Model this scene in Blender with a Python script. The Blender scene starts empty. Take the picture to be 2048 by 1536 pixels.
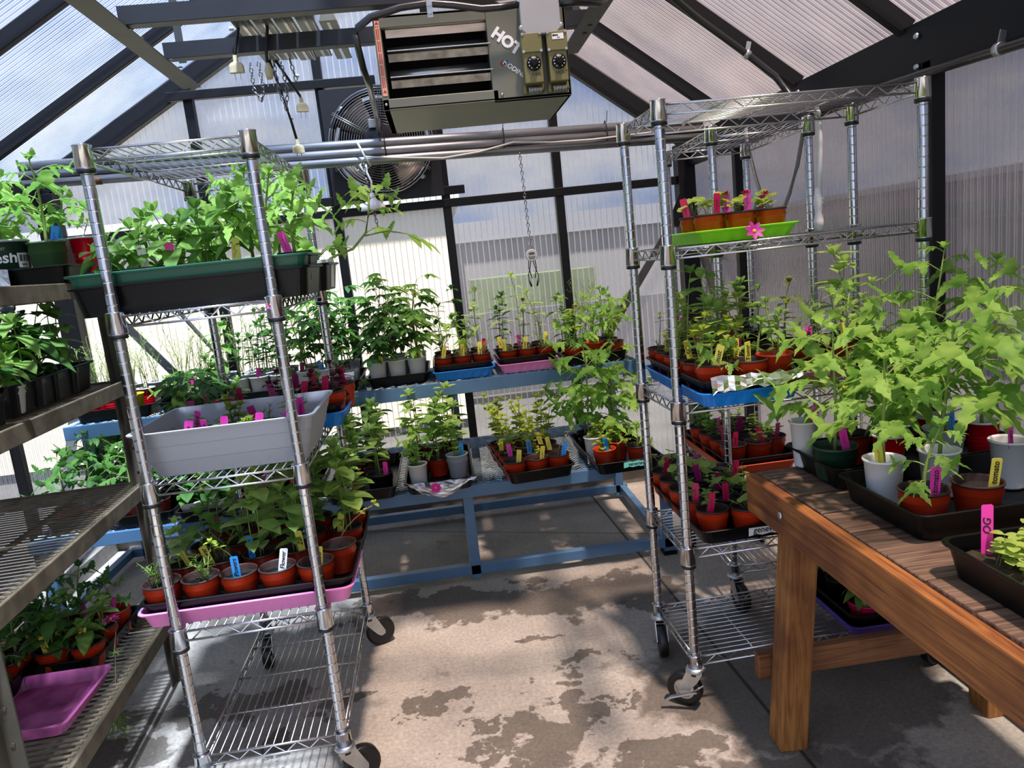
import bpy, math, random
from mathutils import Vector, Matrix, Euler
C = bpy.context.scene.collection
S = bpy.context.scene
PI = math.pi
R = math.radians

# ------------------------------------------------------------------ camera
cd = bpy.data.cameras.new('camera'); cam = bpy.data.objects.new('camera', cd); C.objects.link(cam)
cd.sensor_width = 36.0; cd.lens = 36.0*1470/2048; cd.clip_start = 0.05; cd.clip_end = 300
_a = Vector((-149, -243, 1470)).normalized()
_b = Vector((883, 8332, 1470)); _b = (_b-_a*_b.dot(_a)).normalized()
_x = _b.cross(_a).normalized()
if _x.x < 0: _x = -_x
_M = Matrix((_x, _a, -_b))                         # camera (x right, y down, z forward) -> world
cam.matrix_world = Matrix.Translation((0, 0, 1.6)) @ Matrix((_M@Vector((1,0,0)), _M@Vector((0,-1,0)), _M@Vector((0,0,-1)))).transposed().to_4x4()
S.camera = cam

# ------------------------------------------------------------------ light and exposure
S.view_settings.view_transform = 'Standard'; S.view_settings.look = 'None'
S.view_settings.gamma = 1.0; S.view_settings.use_curve_mapping = False
S.view_settings.exposure = 0.45
S.cycles.max_bounces = 8; S.cycles.diffuse_bounces = 3; S.cycles.glossy_bounces = 3
S.cycles.transmission_bounces = 3; S.cycles.transparent_max_bounces = 14
S.cycles.caustics_reflective = False; S.cycles.caustics_refractive = False
sl = bpy.data.lights.new('sun', 'SUN'); sl.energy = 19; sl.angle = R(3.5); sl.color = (1, .96, .90)
sun = bpy.data.objects.new('sun', sl); C.objects.link(sun)
sun.rotation_euler = Vector((-.13, .30, -1)).to_track_quat('-Z', 'Y').to_euler()
sun.location = (0, 0, 8)
W = bpy.data.worlds.new('sky'); S.world = W; W.use_nodes = True
nt = W.node_tree; nt.nodes.clear()
def wn(t, **k):
    n = nt.nodes.new(t)
    for a, v in k.items(): setattr(n, a, v)
    return n
_tc = wn('ShaderNodeTexCoord'); _no = wn('ShaderNodeTexNoise'); _no.inputs['Scale'].default_value = 3.2
_no.inputs['Detail'].default_value = 7; _no.inputs['Roughness'].default_value = .55
_mp = wn('ShaderNodeMapping'); _mp.inputs['Scale'].default_value = (1, 1, 1.8); _mp.inputs['Location'].default_value = (.35, .2, .1)
nt.links.new(_tc.outputs['Generated'], _mp.inputs[0]); nt.links.new(_mp.outputs[0], _no.inputs['Vector'])
_cr = wn('ShaderNodeValToRGB'); e = _cr.color_ramp.elements
e[0].position = .40; e[0].color = (.23, .42, .92, 1); e[1].position = .60; e[1].color = (1.0, 1.02, 1.08, 1)
e2 = _cr.color_ramp.elements.new(.5); e2.color = (.55, .68, .98, 1)
nt.links.new(_no.outputs[0], _cr.inputs[0])
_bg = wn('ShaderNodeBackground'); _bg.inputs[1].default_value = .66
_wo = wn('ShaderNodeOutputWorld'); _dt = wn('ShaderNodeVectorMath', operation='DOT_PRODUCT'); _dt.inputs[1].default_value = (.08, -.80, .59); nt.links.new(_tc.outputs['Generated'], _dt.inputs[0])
_gr = wn('ShaderNodeMapRange'); _gr.inputs[1].default_value = .1; _gr.inputs[2].default_value = 1.0; _gr.inputs[3].default_value = 1.0; _gr.inputs[4].default_value = 3.0; nt.links.new(_dt.outputs['Value'], _gr.inputs[0])   # sky glow behind the camera, added as front fill
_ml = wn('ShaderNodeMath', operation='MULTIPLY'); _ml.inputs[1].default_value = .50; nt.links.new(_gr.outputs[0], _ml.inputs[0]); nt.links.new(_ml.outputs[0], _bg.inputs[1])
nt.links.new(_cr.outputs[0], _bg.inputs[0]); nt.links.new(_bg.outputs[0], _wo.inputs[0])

# ------------------------------------------------------------------ materials
def hexc(h):
    return tuple(((int(h[i:i+2], 16)/255)**2.2) for i in (0, 2, 4))+(1,)
MATS = {}
def mat(name, col, rough=.5, metal=0., var=0., scale=20., bump=0., spec=.5, col2=None, stretch=(1,1,1), coat=0.):
    if name in MATS: return MATS[name]
    if isinstance(col, str): col = hexc(col)
    m = bpy.data.materials.new(name); m.use_nodes = True; t = m.node_tree
    p = t.nodes['Principled BSDF']; p.inputs['Base Color'].default_value = col
    p.inputs['Roughness'].default_value = rough; p.inputs['Metallic'].default_value = metal
    p.inputs['Specular IOR Level'].default_value = spec; p.inputs['Coat Weight'].default_value = coat
    if var or bump or col2:
        tc = t.nodes.new('ShaderNodeTexCoord'); mp = t.nodes.new('ShaderNodeMapping'); mp.inputs['Scale'].default_value = stretch
        n = t.nodes.new('ShaderNodeTexNoise'); n.inputs['Scale'].default_value = scale; n.inputs['Detail'].default_value = 5
        t.links.new(tc.outputs['Object'], mp.inputs[0]); t.links.new(mp.outputs[0], n.inputs['Vector'])
        if var or col2:
            c2 = hexc(col2) if isinstance(col2, str) else (col2 or tuple(max(0, c*(1-var)) for c in col[:3])+(1,))
            r = t.nodes.new('ShaderNodeValToRGB'); r.color_ramp.elements[0].position = .35; r.color_ramp.elements[1].position = .65
            r.color_ramp.elements[0].color = c2; r.color_ramp.elements[1].color = col
            t.links.new(n.outputs[0], r.inputs[0]); t.links.new(r.outputs[0], p.inputs['Base Color'])
        if bump:
            b = t.nodes.new('ShaderNodeBump'); b.inputs['Strength'].default_value = bump; b.inputs['Distance'].default_value = .01
            t.links.new(n.outputs[0], b.inputs['Height']); t.links.new(b.outputs[0], p.inputs['Normal'])
    MATS[name] = m; return m
def leafmat(name, col, col2, trans=.45):
    if name in MATS: return MATS[name]
    m = bpy.data.materials.new(name); m.use_nodes = True; t = m.node_tree; t.nodes.clear()
    N = t.nodes.new; L = t.links.new
    out = N('ShaderNodeOutputMaterial'); d = N('ShaderNodeBsdfPrincipled'); tr = N('ShaderNodeBsdfTranslucent'); mx = N('ShaderNodeMixShader')
    d.inputs['Roughness'].default_value = .55; d.inputs['Specular IOR Level'].default_value = .3
    tc = N('ShaderNodeTexCoord'); no = N('ShaderNodeTexNoise'); no.inputs['Scale'].default_value = 22
    oi = N('ShaderNodeObjectInfo'); ad = N('ShaderNodeMath'); ad.operation = 'MULTIPLY_ADD'; ad.inputs[1].default_value = .35
    L(tc.outputs['Object'], no.inputs['Vector']); L(oi.outputs['Random'], ad.inputs[0]); L(no.outputs[0], ad.inputs[2])
    r = N('ShaderNodeValToRGB'); r.color_ramp.elements[0].position = .42; r.color_ramp.elements[1].position = .9
    r.color_ramp.elements[0].color = hexc(col); r.color_ramp.elements[1].color = hexc(col2)
    L(ad.outputs[0], r.inputs[0]); L(r.outputs[0], d.inputs['Base Color'])
    hs = N('ShaderNodeHueSaturation'); hs.inputs['Saturation'].default_value = .95; hs.inputs['Value'].default_value = 1.25; hs.inputs['Hue'].default_value = .495
    L(r.outputs[0], hs.inputs['Color']); L(hs.outputs[0], tr.inputs['Color'])
    mx.inputs[0].default_value = trans; L(d.outputs[0], mx.inputs[1]); L(tr.outputs[0], mx.inputs[2]); L(mx.outputs[0], out.inputs[0])
    MATS[name] = m; return m
def panelmat(name, axis, pitch, web, tint, clear, haze):
    """twin-wall polycarbonate: clear sheet with milky internal webs every `pitch` along `axis`"""
    m = bpy.data.materials.new(name); m.use_nodes = True; t = m.node_tree; t.nodes.clear()
    N = t.nodes.new; L = t.links.new
    def mth(op, a, b=None):
        n = N('ShaderNodeMath'); n.operation = op
        for i, v in enumerate((a, b)):
            if v is None: continue
            if isinstance(v, (int, float)): n.inputs[i].default_value = v
            else: L(v, n.inputs[i])
        return n.outputs[0]
    out = N('ShaderNodeOutputMaterial'); tc = N('ShaderNodeTexCoord'); sx = N('ShaderNodeSeparateXYZ'); L(tc.outputs['Object'], sx.inputs[0])
    v = sx.outputs[axis]
    f = mth('FRACT', mth('DIVIDE', v, pitch))
    w = mth('LESS_THAN', f, web)                                   # the web itself
    g = mth('LESS_THAN', mth('FRACT', mth('DIVIDE', v, pitch/2)), web*.5)
    no = N('ShaderNodeTexNoise'); no.inputs['Scale'].default_value = 2.2; no.inputs['Detail'].default_value = 4
    mp = N('ShaderNodeMapping'); sc = [2.0, 2.0, .6]; mp.inputs['Scale'].default_value = sc
    L(tc.outputs['Object'], mp.inputs[0]); L(mp.outputs[0], no.inputs['Vector'])
    hz = mth('ADD', mth('MULTIPLY', no.outputs[0], .22), haze-.11)
    fac = mth('MINIMUM', mth('ADD', hz, mth('ADD', mth('MULTIPLY', w, .42), mth('MULTIPLY', g, .10))), 1.0)
    tp = N('ShaderNodeBsdfTransparent'); tp.inputs[0].default_value = tuple(c*clear for c in tint[:3])+(1,)
    df = N('ShaderNodeBsdfDiffuse'); df.inputs[0].default_value = tuple(c*.85 for c in tint[:3])+(1,)
    tl = N('ShaderNodeBsdfTranslucent'); tl.inputs[0].default_value = tuple(c*.9 for c in tint[:3])+(1,)
    gl = N('ShaderNodeBsdfGlossy'); gl.inputs['Roughness'].default_value = .22; gl.inputs[0].default_value = (.9, .9, .9, 1)
    m1 = N('ShaderNodeMixShader'); m1.inputs[0].default_value = .6; L(df.outputs[0], m1.inputs[1]); L(tl.outputs[0], m1.inputs[2])
    m2 = N('ShaderNodeMixShader'); L(fac, m2.inputs[0]); L(tp.outputs[0], m2.inputs[1]); L(m1.outputs[0], m2.inputs[2])
    m3 = N('ShaderNodeMixShader'); m3.inputs[0].default_value = .05; L(m2.outputs[0], m3.inputs[1]); L(gl.outputs[0], m3.inputs[2])
    L(m3.outputs[0], out.inputs[0]); MATS[name] = m; return m
def woodmat(name, axis, c1, c2, dark):
    m = bpy.data.materials.new(name); m.use_nodes = True; t = m.node_tree; p = t.nodes['Principled BSDF']
    N = t.nodes.new; L = t.links.new
    tc = N('ShaderNodeTexCoord'); mp = N('ShaderNodeMapping'); s = [48, 48, 48]; s[axis] = 2.0; mp.inputs['Scale'].default_value = s
    L(tc.outputs['Object'], mp.inputs[0])
    wv = N('ShaderNodeTexNoise'); wv.inputs['Scale'].default_value = 1.6; wv.inputs['Detail'].default_value = 6; wv.inputs['Distortion'].default_value = 1.2
    L(mp.outputs[0], wv.inputs['Vector'])
    r = N('ShaderNodeValToRGB'); e = r.color_ramp.elements; e[0].position = .3; e[0].color = hexc(c2); e[1].position = .6; e[1].color = hexc(c1)
    L(wv.outputs[0], r.inputs[0])
    n2 = N('ShaderNodeTexNoise'); n2.inputs['Scale'].default_value = 3.5; n2.inputs['Detail'].default_value = 3; L(tc.outputs['Object'], n2.inputs['Vector'])
    r2 = N('ShaderNodeValToRGB'); r2.color_ramp.elements[0].position = .36; r2.color_ramp.elements[1].position = .56
    r2.color_ramp.elements[0].color = hexc(dark); r2.color_ramp.elements[1].color = (1, 1, 1, 1); L(n2.outputs[0], r2.inputs[0])
    mx = N('ShaderNodeMix'); mx.data_type = 'RGBA'; mx.blend_type = 'MULTIPLY'; mx.inputs[0].default_value = .75
    L(r.outputs[0], mx.inputs[6]); L(r2.outputs[0], mx.inputs[7]); L(mx.outputs[2], p.inputs['Base Color'])
    b = N('ShaderNodeBump'); b.inputs['Strength'].default_value = .35; b.inputs['Distance'].default_value = .004
    L(wv.outputs[0], b.inputs['Height']); L(b.outputs[0], p.inputs['Normal']); p.inputs['Roughness'].default_value = .62
    MATS[name] = m; return m

CHROME = mat('chrome', (.52, .53, .55, 1), .13, 1.0)
WIRE = mat('chrome_wire', (.6, .6, .61, 1), .22, 1.0)
ZINC = mat('zinc', (.62, .65, .66, 1), .38, 1.0, var=.25, scale=14)
GALV = mat('galvanized', (.34, .345, .35, 1), .40, .85, var=.35, scale=9, stretch=(.5, 4, 4))
RUBBER = mat('black_rubber', '141415', .42)
BLKM = mat('black_frame', '0c0d0f', .5, 0., spec=.3)
GRYM = mat('grey_frame', '4a4a48', .5, .3, var=.2, scale=8)
BLKP = mat('black_plastic', '08090b', .38, spec=.28)
BLKP2 = mat('dark_plastic', '0d0e11', .45, spec=.3)
STEEL = mat('steel', (.58, .57, .55, 1), .25, 1.0)

# ------------------------------------------------------------------ mesh builder
class MB:
    def __init__(s): s.v = []; s.f = []; s.m = []; s.s = []
    def face(s, idx, mi=0, sm=False): s.f.append(idx); s.m.append(mi); s.s.append(sm)
    def box(s, c, d, mi=0, M=None):
        n = len(s.v); hx, hy, hz = d[0]/2, d[1]/2, d[2]/2
        for z in (-hz, hz):
            for x, y in ((-hx,-hy),(hx,-hy),(hx,hy),(-hx,hy)):
                p = Vector((x, y, z))
                if M is not None: p = M@p
                s.v.append((c[0]+p.x, c[1]+p.y, c[2]+p.z))
        for q in ((0,3,2,1),(4,5,6,7),(0,1,5,4),(1,2,6,5),(2,3,7,6),(3,0,4,7)): s.face([n+i for i in q], mi)
        return s
    def bar(s, a, b, w, h, mi=0, up=(0,0,1)):
        a = Vector(a); b = Vector(b); d = b-a; L = d.length; d.normalize(); up = Vector(up)
        x = d.cross(up)
        if x.length < 1e-4: x = d.cross(Vector((1,0,0)))
        x.normalize(); u = x.cross(d).normalized()
        return s.box((a+b)/2, (w, L, h), mi, Matrix((x, d, u)).transposed())
    def ring(s, c, t, r, k, ref=None):
        t = Vector(t).normalized(); ref = ref or (Vector((0,0,1)) if abs(t.z) < .9 else Vector((1,0,0)))
        x = t.cross(ref).normalized(); y = t.cross(x).normalized(); n = len(s.v)
        for i in range(k):
            a = 2*PI*i/k; p = Vector(c)+x*(math.cos(a)*r)+y*(math.sin(a)*r); s.v.append(tuple(p))
        return n
    def tube(s, pts, r, k=6, mi=0, cap=True, closed=False):
        pts = [Vector(p) for p in pts]; n = len(pts); rr = r if isinstance(r, (list, tuple)) else [r]*n; st = []
        for i, p in enumerate(pts):
            if closed: t = pts[(i+1) % n]-pts[i-1]
            else: t = pts[min(i+1, n-1)]-pts[max(i-1, 0)]
            if t.length < 1e-9: t = Vector((0,0,1))
            st.append(s.ring(p, t, rr[i], k))
        for i in range(n if closed else n-1):
            a, b = st[i], st[(i+1) % n]
            for j in range(k): s.face([a+j, a+(j+1) % k, b+(j+1) % k, b+j], mi, True)
        if cap and not closed:
            s.face([st[0]+j for j in range(k)][::-1], mi); s.face([st[-1]+j for j in range(k)], mi)
        return s
    def lathe(s, prof, k=16, c=(0,0,0), mi=0, M=None, capb=True, capt=False, ell=(1,1)):
        """prof: (radius, z[, material]) from the bottom up (or along the shell)"""
        st = []
        for q in prof:
            n = len(s.v); st.append(n)
            for i in range(k):
                a = 2*PI*i/k; p = Vector((math.cos(a)*q[0]*ell[0], math.sin(a)*q[0]*ell[1], q[1]))
                if M is not None: p = M@p
                s.v.append((c[0]+p.x, c[1]+p.y, c[2]+p.z))
        for i in range(len(prof)-1):
            a, b = st[i], st[i+1]; mm = prof[i+1][2] if len(prof[i+1]) > 2 else mi
            for j in range(k): s.face([a+j, a+(j+1) % k, b+(j+1) % k, b+j], mm, True)
        if capb: s.face([st[0]+j for j in range(k)][::-1], prof[0][2] if len(prof[0]) > 2 else mi)
        if capt: s.face([st[-1]+j for j in range(k)], prof[-1][2] if len(prof[-1]) > 2 else mi)
        return s
    def loops(s, loops, mi=None, capb=True, capt=True, sm=False):
        st = []; k = len(loops[0])
        for lp in loops: st.append(len(s.v)); s.v.extend(tuple(p) for p in lp)
        for i in range(len(loops)-1):
            a, b = st[i], st[i+1]; mm = mi[i] if mi else 0
            for j in range(k): s.face([a+j, a+(j+1) % k, b+(j+1) % k, b+j], mm, sm)
        if capb: s.face([st[0]+j for j in range(k)][::-1], mi[0] if mi else 0)
        if capt: s.face([st[-1]+j for j in range(k)], mi[-1] if mi else 0)
        return s
    def prism(s, poly, a, b, mi=0):
        """poly: list of (x, z) swept from y=a to y=b"""
        return s.loops([[(x, a, z) for x, z in poly], [(x, b, z) for x, z in poly]], [mi])
    def mesh(s, name, mats, sub=None):
        me = bpy.data.meshes.new(name); me.from_pydata(s.v, [], s.f)
        me.polygons.foreach_set('material_index', s.m); me.polygons.foreach_set('use_smooth', s.s)
        for m in (mats if isinstance(mats, (list, tuple)) else [mats]): me.materials.append(m)
        me.validate(); me.update(); return me
    def build(s, name, mats, parent=None, loc=(0,0,0), rot=(0,0,0), bevel=0, kind=None, label=None, cat=None, group=None):
        return link(name, s.mesh(name, mats), parent, loc, rot, bevel, kind, label, cat, group)
def link(name, me, parent=None, loc=(0,0,0), rot=(0,0,0), bevel=0, kind=None, label=None, cat=None, group=None):
    o = bpy.data.objects.new(name, me); C.objects.link(o); o.location = loc; o.rotation_euler = rot
    if parent: o.parent = parent
    if bevel:
        b = o.modifiers.new('bevel', 'BEVEL'); b.width = bevel; b.segments = 2; b.limit_method = 'ANGLE'
    if kind: o['kind'] = kind
    if label: o['label'] = label
    if cat: o['category'] = cat
    if group: o['group'] = group
    return o
def thing(name, label, cat, loc=(0,0,0), rz=0, group=None, rot=None):
    o = bpy.data.objects.new(name, None); C.objects.link(o); o.location = loc; o.rotation_euler = rot or (0,0,rz)
    o.empty_display_size = .05; o['label'] = label; o['category'] = cat
    if group: o['group'] = group
    return o
_txt = {}
def text_mesh(s, mats, size=.02, ext=.0002, shear=0.0, bold=0.0):
    key = (s, size, shear, bold, mats.name)
    if key in _txt: return _txt[key]
    cu = bpy.data.curves.new('t', 'FONT'); cu.body = s; cu.size = size; cu.extrude = ext; cu.shear = shear; cu.offset = bold
    cu.align_x = 'CENTER'; cu.align_y = 'CENTER'; cu.resolution_u = 3
    ob = bpy.data.objects.new('t', cu); C.objects.link(ob); bpy.context.view_layer.update()
    dg = bpy.context.evaluated_depsgraph_get(); me = bpy.data.meshes.new_from_object(ob.evaluated_get(dg))
    me.materials.clear(); me.materials.append(mats)
    bpy.data.objects.remove(ob); bpy.data.curves.remove(cu); _txt[key] = me; return me
def rrect(hx, hy, r, n=4, z=0, side=0):
    """rounded rectangle loop; side: extra points along each side"""
    p = []
    cs = [(hx-r, hy-r, 0), (-hx+r, hy-r, 90), (-hx+r, -hy+r, 180), (hx-r, -hy+r, 270)]
    for ci, (cx, cy, a0) in enumerate(cs):
        for i in range(n+1):
            a = R(a0+90*i/n); p.append((cx+math.cos(a)*r, cy+math.sin(a)*r, z))
        if side:
            q = cs[(ci+1) % 4]; a = R(a0+90); e0 = (cx+math.cos(a)*r, cy+math.sin(a)*r); e1 = (q[0]+math.cos(a)*r, q[1]+math.sin(a)*r)
            for i in range(1, side+1):
                u = i/(side+1); p.append((e0[0]+(e1[0]-e0[0])*u, e0[1]+(e1[1]-e0[1])*u, z))
    return p
# ================================================================== the setting
WY, XR, XL, ZR, XRIDGE = 4.72, 1.66, -2.28, 3.5, -.1
SR, SLP = .742, .57
YN = -1.2
def roofz(x): return ZR-SR*(x-XRIDGE) if x > XRIDGE else ZR-SLP*(XRIDGE-x)
# floor: concrete with wet patches (stains with a shape of their own)
def floor_mat():
    m = bpy.data.materials.new('concrete'); m.use_nodes = True; t = m.node_tree; p = t.nodes['Principled BSDF']; N = t.nodes.new; L = t.links.new
    tc = N('ShaderNodeTexCoord')
    def noise(sc, det=5, rough=.6):
        n = N('ShaderNodeTexNoise'); n.inputs['Scale'].default_value = sc; n.inputs['Detail'].default_value = det; n.inputs['Roughness'].default_value = rough
        L(tc.outputs['Object'], n.inputs['Vector']); return n
    def ramp(src, a, ca, b, cb):
        r = N('ShaderNodeValToRGB'); r.color_ramp.elements[0].position = a; r.color_ramp.elements[0].color = ca
        r.color_ramp.elements[1].position = b; r.color_ramp.elements[1].color = cb; L(src, r.inputs[0]); return r.outputs[0]
    def mth(op, a, b=None, clamp=False):
        n = N('ShaderNodeMath'); n.operation = op; n.use_clamp = clamp
        for i, v in enumerate((a, b)):
            if v is None: continue
            if isinstance(v, (int, float)): n.inputs[i].default_value = v
            else: L(v, n.inputs[i])
        return n.outputs[0]
    base = ramp(noise(2.2).outputs[0], .3, hexc('938c81'), .7, hexc('bab2a2'))
    fine = ramp(noise(70, 6, .75).outputs[0], .3, (.58, .58, .58, 1), .7, (1.12, 1.12, 1.12, 1))
    mx = N('ShaderNodeMix'); mx.data_type = 'RGBA'; mx.blend_type = 'MULTIPLY'; mx.inputs[0].default_value = 1; L(base, mx.inputs[6]); L(fine, mx.inputs[7])
    # patches
    n1 = noise(5.5, 6, .62); sub = N('ShaderNodeVectorMath'); sub.operation = 'SUBTRACT'; sub.inputs[1].default_value = (.5, .5, .5); L(n1.outputs[1], sub.inputs[0])
    scl = N('ShaderNodeVectorMath'); scl.operation = 'SCALE'; scl.inputs['Scale'].default_value = .62; L(sub.outputs[0], scl.inputs[0])
    add = N('ShaderNodeVectorMath'); add.operation = 'ADD'; L(tc.outputs['Object'], add.inputs[0]); L(scl.outputs[0], add.inputs[1])
    best = None
    blobs = [(.10,3.26,.42,.17),(-.30,3.38,.34,.12),(.62,3.22,.30,.2),(-.20,2.49,.12,.07),(.17,2.2,.16,.14),(.30,2.30,.08,.14),(.38,2.64,.16,.05),
             (.27,2.54,.07,.04),(-.05,2.21,.08,.04),(.78,3.12,.16,.13),(-.53,3.32,.15,.1),(-.85,2.72,.22,.1),(-1.2,2.74,.28,.09),(-1.36,2.5,.25,.1),(.55,2.0,.15,.07),
             (-.02,2.32,.06,.03),(.24,2.86,.09,.04),(.0,2.08,.1,.03),(.12,2.03,.22,.06),(-.75,2.35,.09,.05),(-.6,2.6,.1,.07),(.9,1.7,.4,.3),(1.1,2.4,.6,.5),(-.33,2.42,.035,.02),
             (-.25,2.62,.03,.018),(-.06,2.37,.03,.02),(.42,2.36,.03,.03),(.5,2.3,.07,.03),(-1.1,2.3,.1,.04),(-1.0,1.95,.2,.06)]
    for (x, y, rx, ry) in blobs:
        mp = N('ShaderNodeMapping'); mp.vector_type = 'POINT'; mp.inputs['Location'].default_value = (-x/rx, -y/ry, 0); mp.inputs['Scale'].default_value = (1/rx, 1/ry, 0)
        L(add.outputs[0], mp.inputs[0]); ln = N('ShaderNodeVectorMath'); ln.operation = 'LENGTH'; L(mp.outputs[0], ln.inputs[0])
        best = ln.outputs['Value'] if best is None else mth('MINIMUM', best, ln.outputs['Value'])
    stain = ramp(best, .86, (.38, .36, .34, 1), 1.02, (1, 1, 1, 1))
    spots = ramp(noise(4.3, 7, .68).outputs[0], .35, (.62, .58, .54, 1), .385, (1, 1, 1, 1))
    mx2 = N('ShaderNodeMix'); mx2.data_type = 'RGBA'; mx2.blend_type = 'MULTIPLY'; mx2.inputs[0].default_value = 1; L(mx.outputs[2], mx2.inputs[6]); L(stain, mx2.inputs[7])
    mx3 = N('ShaderNodeMix'); mx3.data_type = 'RGBA'; mx3.blend_type = 'MULTIPLY'; mx3.inputs[0].default_value = .8; L(mx2.outputs[2], mx3.inputs[6]); L(spots, mx3.inputs[7])
    # saw-cut joint
    sx = N('ShaderNodeSeparateXYZ'); L(tc.outputs['Object'], sx.inputs[0])
    jx = mth('ABSOLUTE', mth('SUBTRACT', mth('ADD', sx.outputs[0], mth('MULTIPLY', sx.outputs[1], .046)), 1.025))
    jy = mth('ABSOLUTE', mth('SUBTRACT', mth('ADD', sx.outputs[1], mth('MULTIPLY', sx.outputs[0], .4)), 4.2))
    j = mth('MINIMUM', jx, mth('ADD', jy, .003))
    jr = ramp(j, .004, (.2, .19, .18, 1), .009, (1, 1, 1, 1))
    mx4 = N('ShaderNodeMix'); mx4.data_type = 'RGBA'; mx4.blend_type = 'MULTIPLY'; mx4.inputs[0].default_value = 1; L(mx3.outputs[2], mx4.inputs[6]); L(jr, mx4.inputs[7])
    L(mx4.outputs[2], p.inputs['Base Color']); p.inputs['Roughness'].default_value = .8
    b = N('ShaderNodeBump'); b.inputs['Strength'].default_value = .25; b.inputs['Distance'].default_value = .004; L(noise(45, 6, .7).outputs[0], b.inputs['Height']); L(b.outputs[0], p.inputs['Normal'])
    return m
FLOOR = floor_mat()
MB().box(((XL+XR)/2, (WY+YN)/2+.1, -.06), (XR-XL+.4, WY-YN+.5, .12)).build('floor', FLOOR, kind='structure')
CURB = mat('curb', '8a857c', .85, var=.3, scale=12, bump=.3)
MB().box(((XL+XR)/2, WY+.06, .05), (XR-XL, .14, .1)).build('baseboard_back', CURB, kind='structure', bevel=.004)
MB().box((XR+.03, (WY+YN)/2, .05), (.14, WY-YN, .1)).build('baseboard_right', CURB, kind='structure', bevel=.004)
MB().box((XL-.03, (WY+YN)/2, .05), (.14, WY-YN, .1)).build('baseboard_left', CURB, kind='structure', bevel=.004)

PB = panelmat('polycarbonate_back', 0, .037, .16, (.97, .98, 1.0), .93, .12)
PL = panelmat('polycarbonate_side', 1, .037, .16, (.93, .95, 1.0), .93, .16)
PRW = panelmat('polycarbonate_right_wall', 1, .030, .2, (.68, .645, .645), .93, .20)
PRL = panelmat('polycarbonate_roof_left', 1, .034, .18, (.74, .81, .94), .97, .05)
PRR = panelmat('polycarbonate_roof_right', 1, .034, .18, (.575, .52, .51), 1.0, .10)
# gable wall: pentagon 8 mm thick
gp = [(XL, .1), (XR, .1), (XR, roofz(XR)), (XRIDGE, ZR), (XL, roofz(XL))]
MB().loops([[(x, WY+.03, z) for x, z in gp], [(x, WY+.038, z) for x, z in gp]]).build('wall_back', PB, kind='structure')
gn = [(XL, .1), (XR, .1), (XR, roofz(XR)), (XRIDGE, ZR), (XL, roofz(XL))]
MB().loops([[(x, YN-.03, z) for x, z in gn], [(x, YN-.038, z) for x, z in gn]]).build('wall_front', PB, kind='structure')
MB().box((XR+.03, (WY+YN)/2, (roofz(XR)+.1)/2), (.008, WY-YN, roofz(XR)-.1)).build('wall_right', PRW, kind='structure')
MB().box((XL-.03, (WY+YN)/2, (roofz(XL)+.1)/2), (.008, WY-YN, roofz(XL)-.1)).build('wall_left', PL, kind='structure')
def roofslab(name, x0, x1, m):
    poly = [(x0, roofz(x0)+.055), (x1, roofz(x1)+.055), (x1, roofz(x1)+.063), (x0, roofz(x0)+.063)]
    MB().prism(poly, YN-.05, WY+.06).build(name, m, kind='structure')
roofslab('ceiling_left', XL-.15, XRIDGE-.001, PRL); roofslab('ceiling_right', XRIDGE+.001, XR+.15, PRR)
tn = [0]
def trim(a, b, w, h, m=None, up=(0,0,1)):
    tn[0] += 1
    return MB().bar(a, b, w, h, 0, up).build('trim_%d' % tn[0], m or BLKM, kind='structure', bevel=.003)
# rafters on both slopes
for y in (-.4, .33, 1.06, 1.78, 2.49, 3.25, 4.04):
    trim((XRIDGE, y, ZR+.01), (XR, y, roofz(XR)+.01), .036, .06)
for y in (-.4, .33, 1.06, 1.8, 2.56, 3.31, 4.05):
    trim((XRIDGE, y, ZR+.01), (XL, y, roofz(XL)+.01), .036, .06)
trim((XRIDGE, WY, ZR), (XR, WY, roofz(XR)), .06, .11); trim((XRIDGE, WY, ZR), (XL, WY, roofz(XL)), .06, .11)
trim((XRIDGE, YN, ZR), (XR, YN, roofz(XR)), .06, .1); trim((XRIDGE, YN, ZR), (XL, YN, roofz(XL)), .06, .1)
trim((XRIDGE, YN, ZR), (XRIDGE, WY, ZR), .08, .1)
trim((XR, YN, roofz(XR)-.075), (XR, WY, roofz(XR)-.075), .05, .17); trim((XL, YN, roofz(XL)-.06), (XL, WY, roofz(XL)-.06), .05, .14)
# gable mullions
for x in (-1.34, -.575, .10, .81):
    trim((x, WY, .1), (x, WY, roofz(x)-.06), .052, .06, up=(0,1,0))
for x, s in ((XR-.035, 1), (XL+.04, -1)):
    trim((x, WY-.01, .1), (x, WY-.01, roofz(x)-.05), .11, .1, up=(0,1,0))
# gable rails
trim((XL, WY-.012, 1.955), (XR, WY-.012, 1.955), .045, .05); trim((-1.45, WY-.04, 2.705), (-.24, WY-.04, 2.705), .045, .05)
trim((-.73, WY-.02, 2.03), (.22, WY-.02, 2.03), .04, .05)
trim((XL, WY-.01, .13), (XR, WY-.01, .13), .05, .06)
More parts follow.
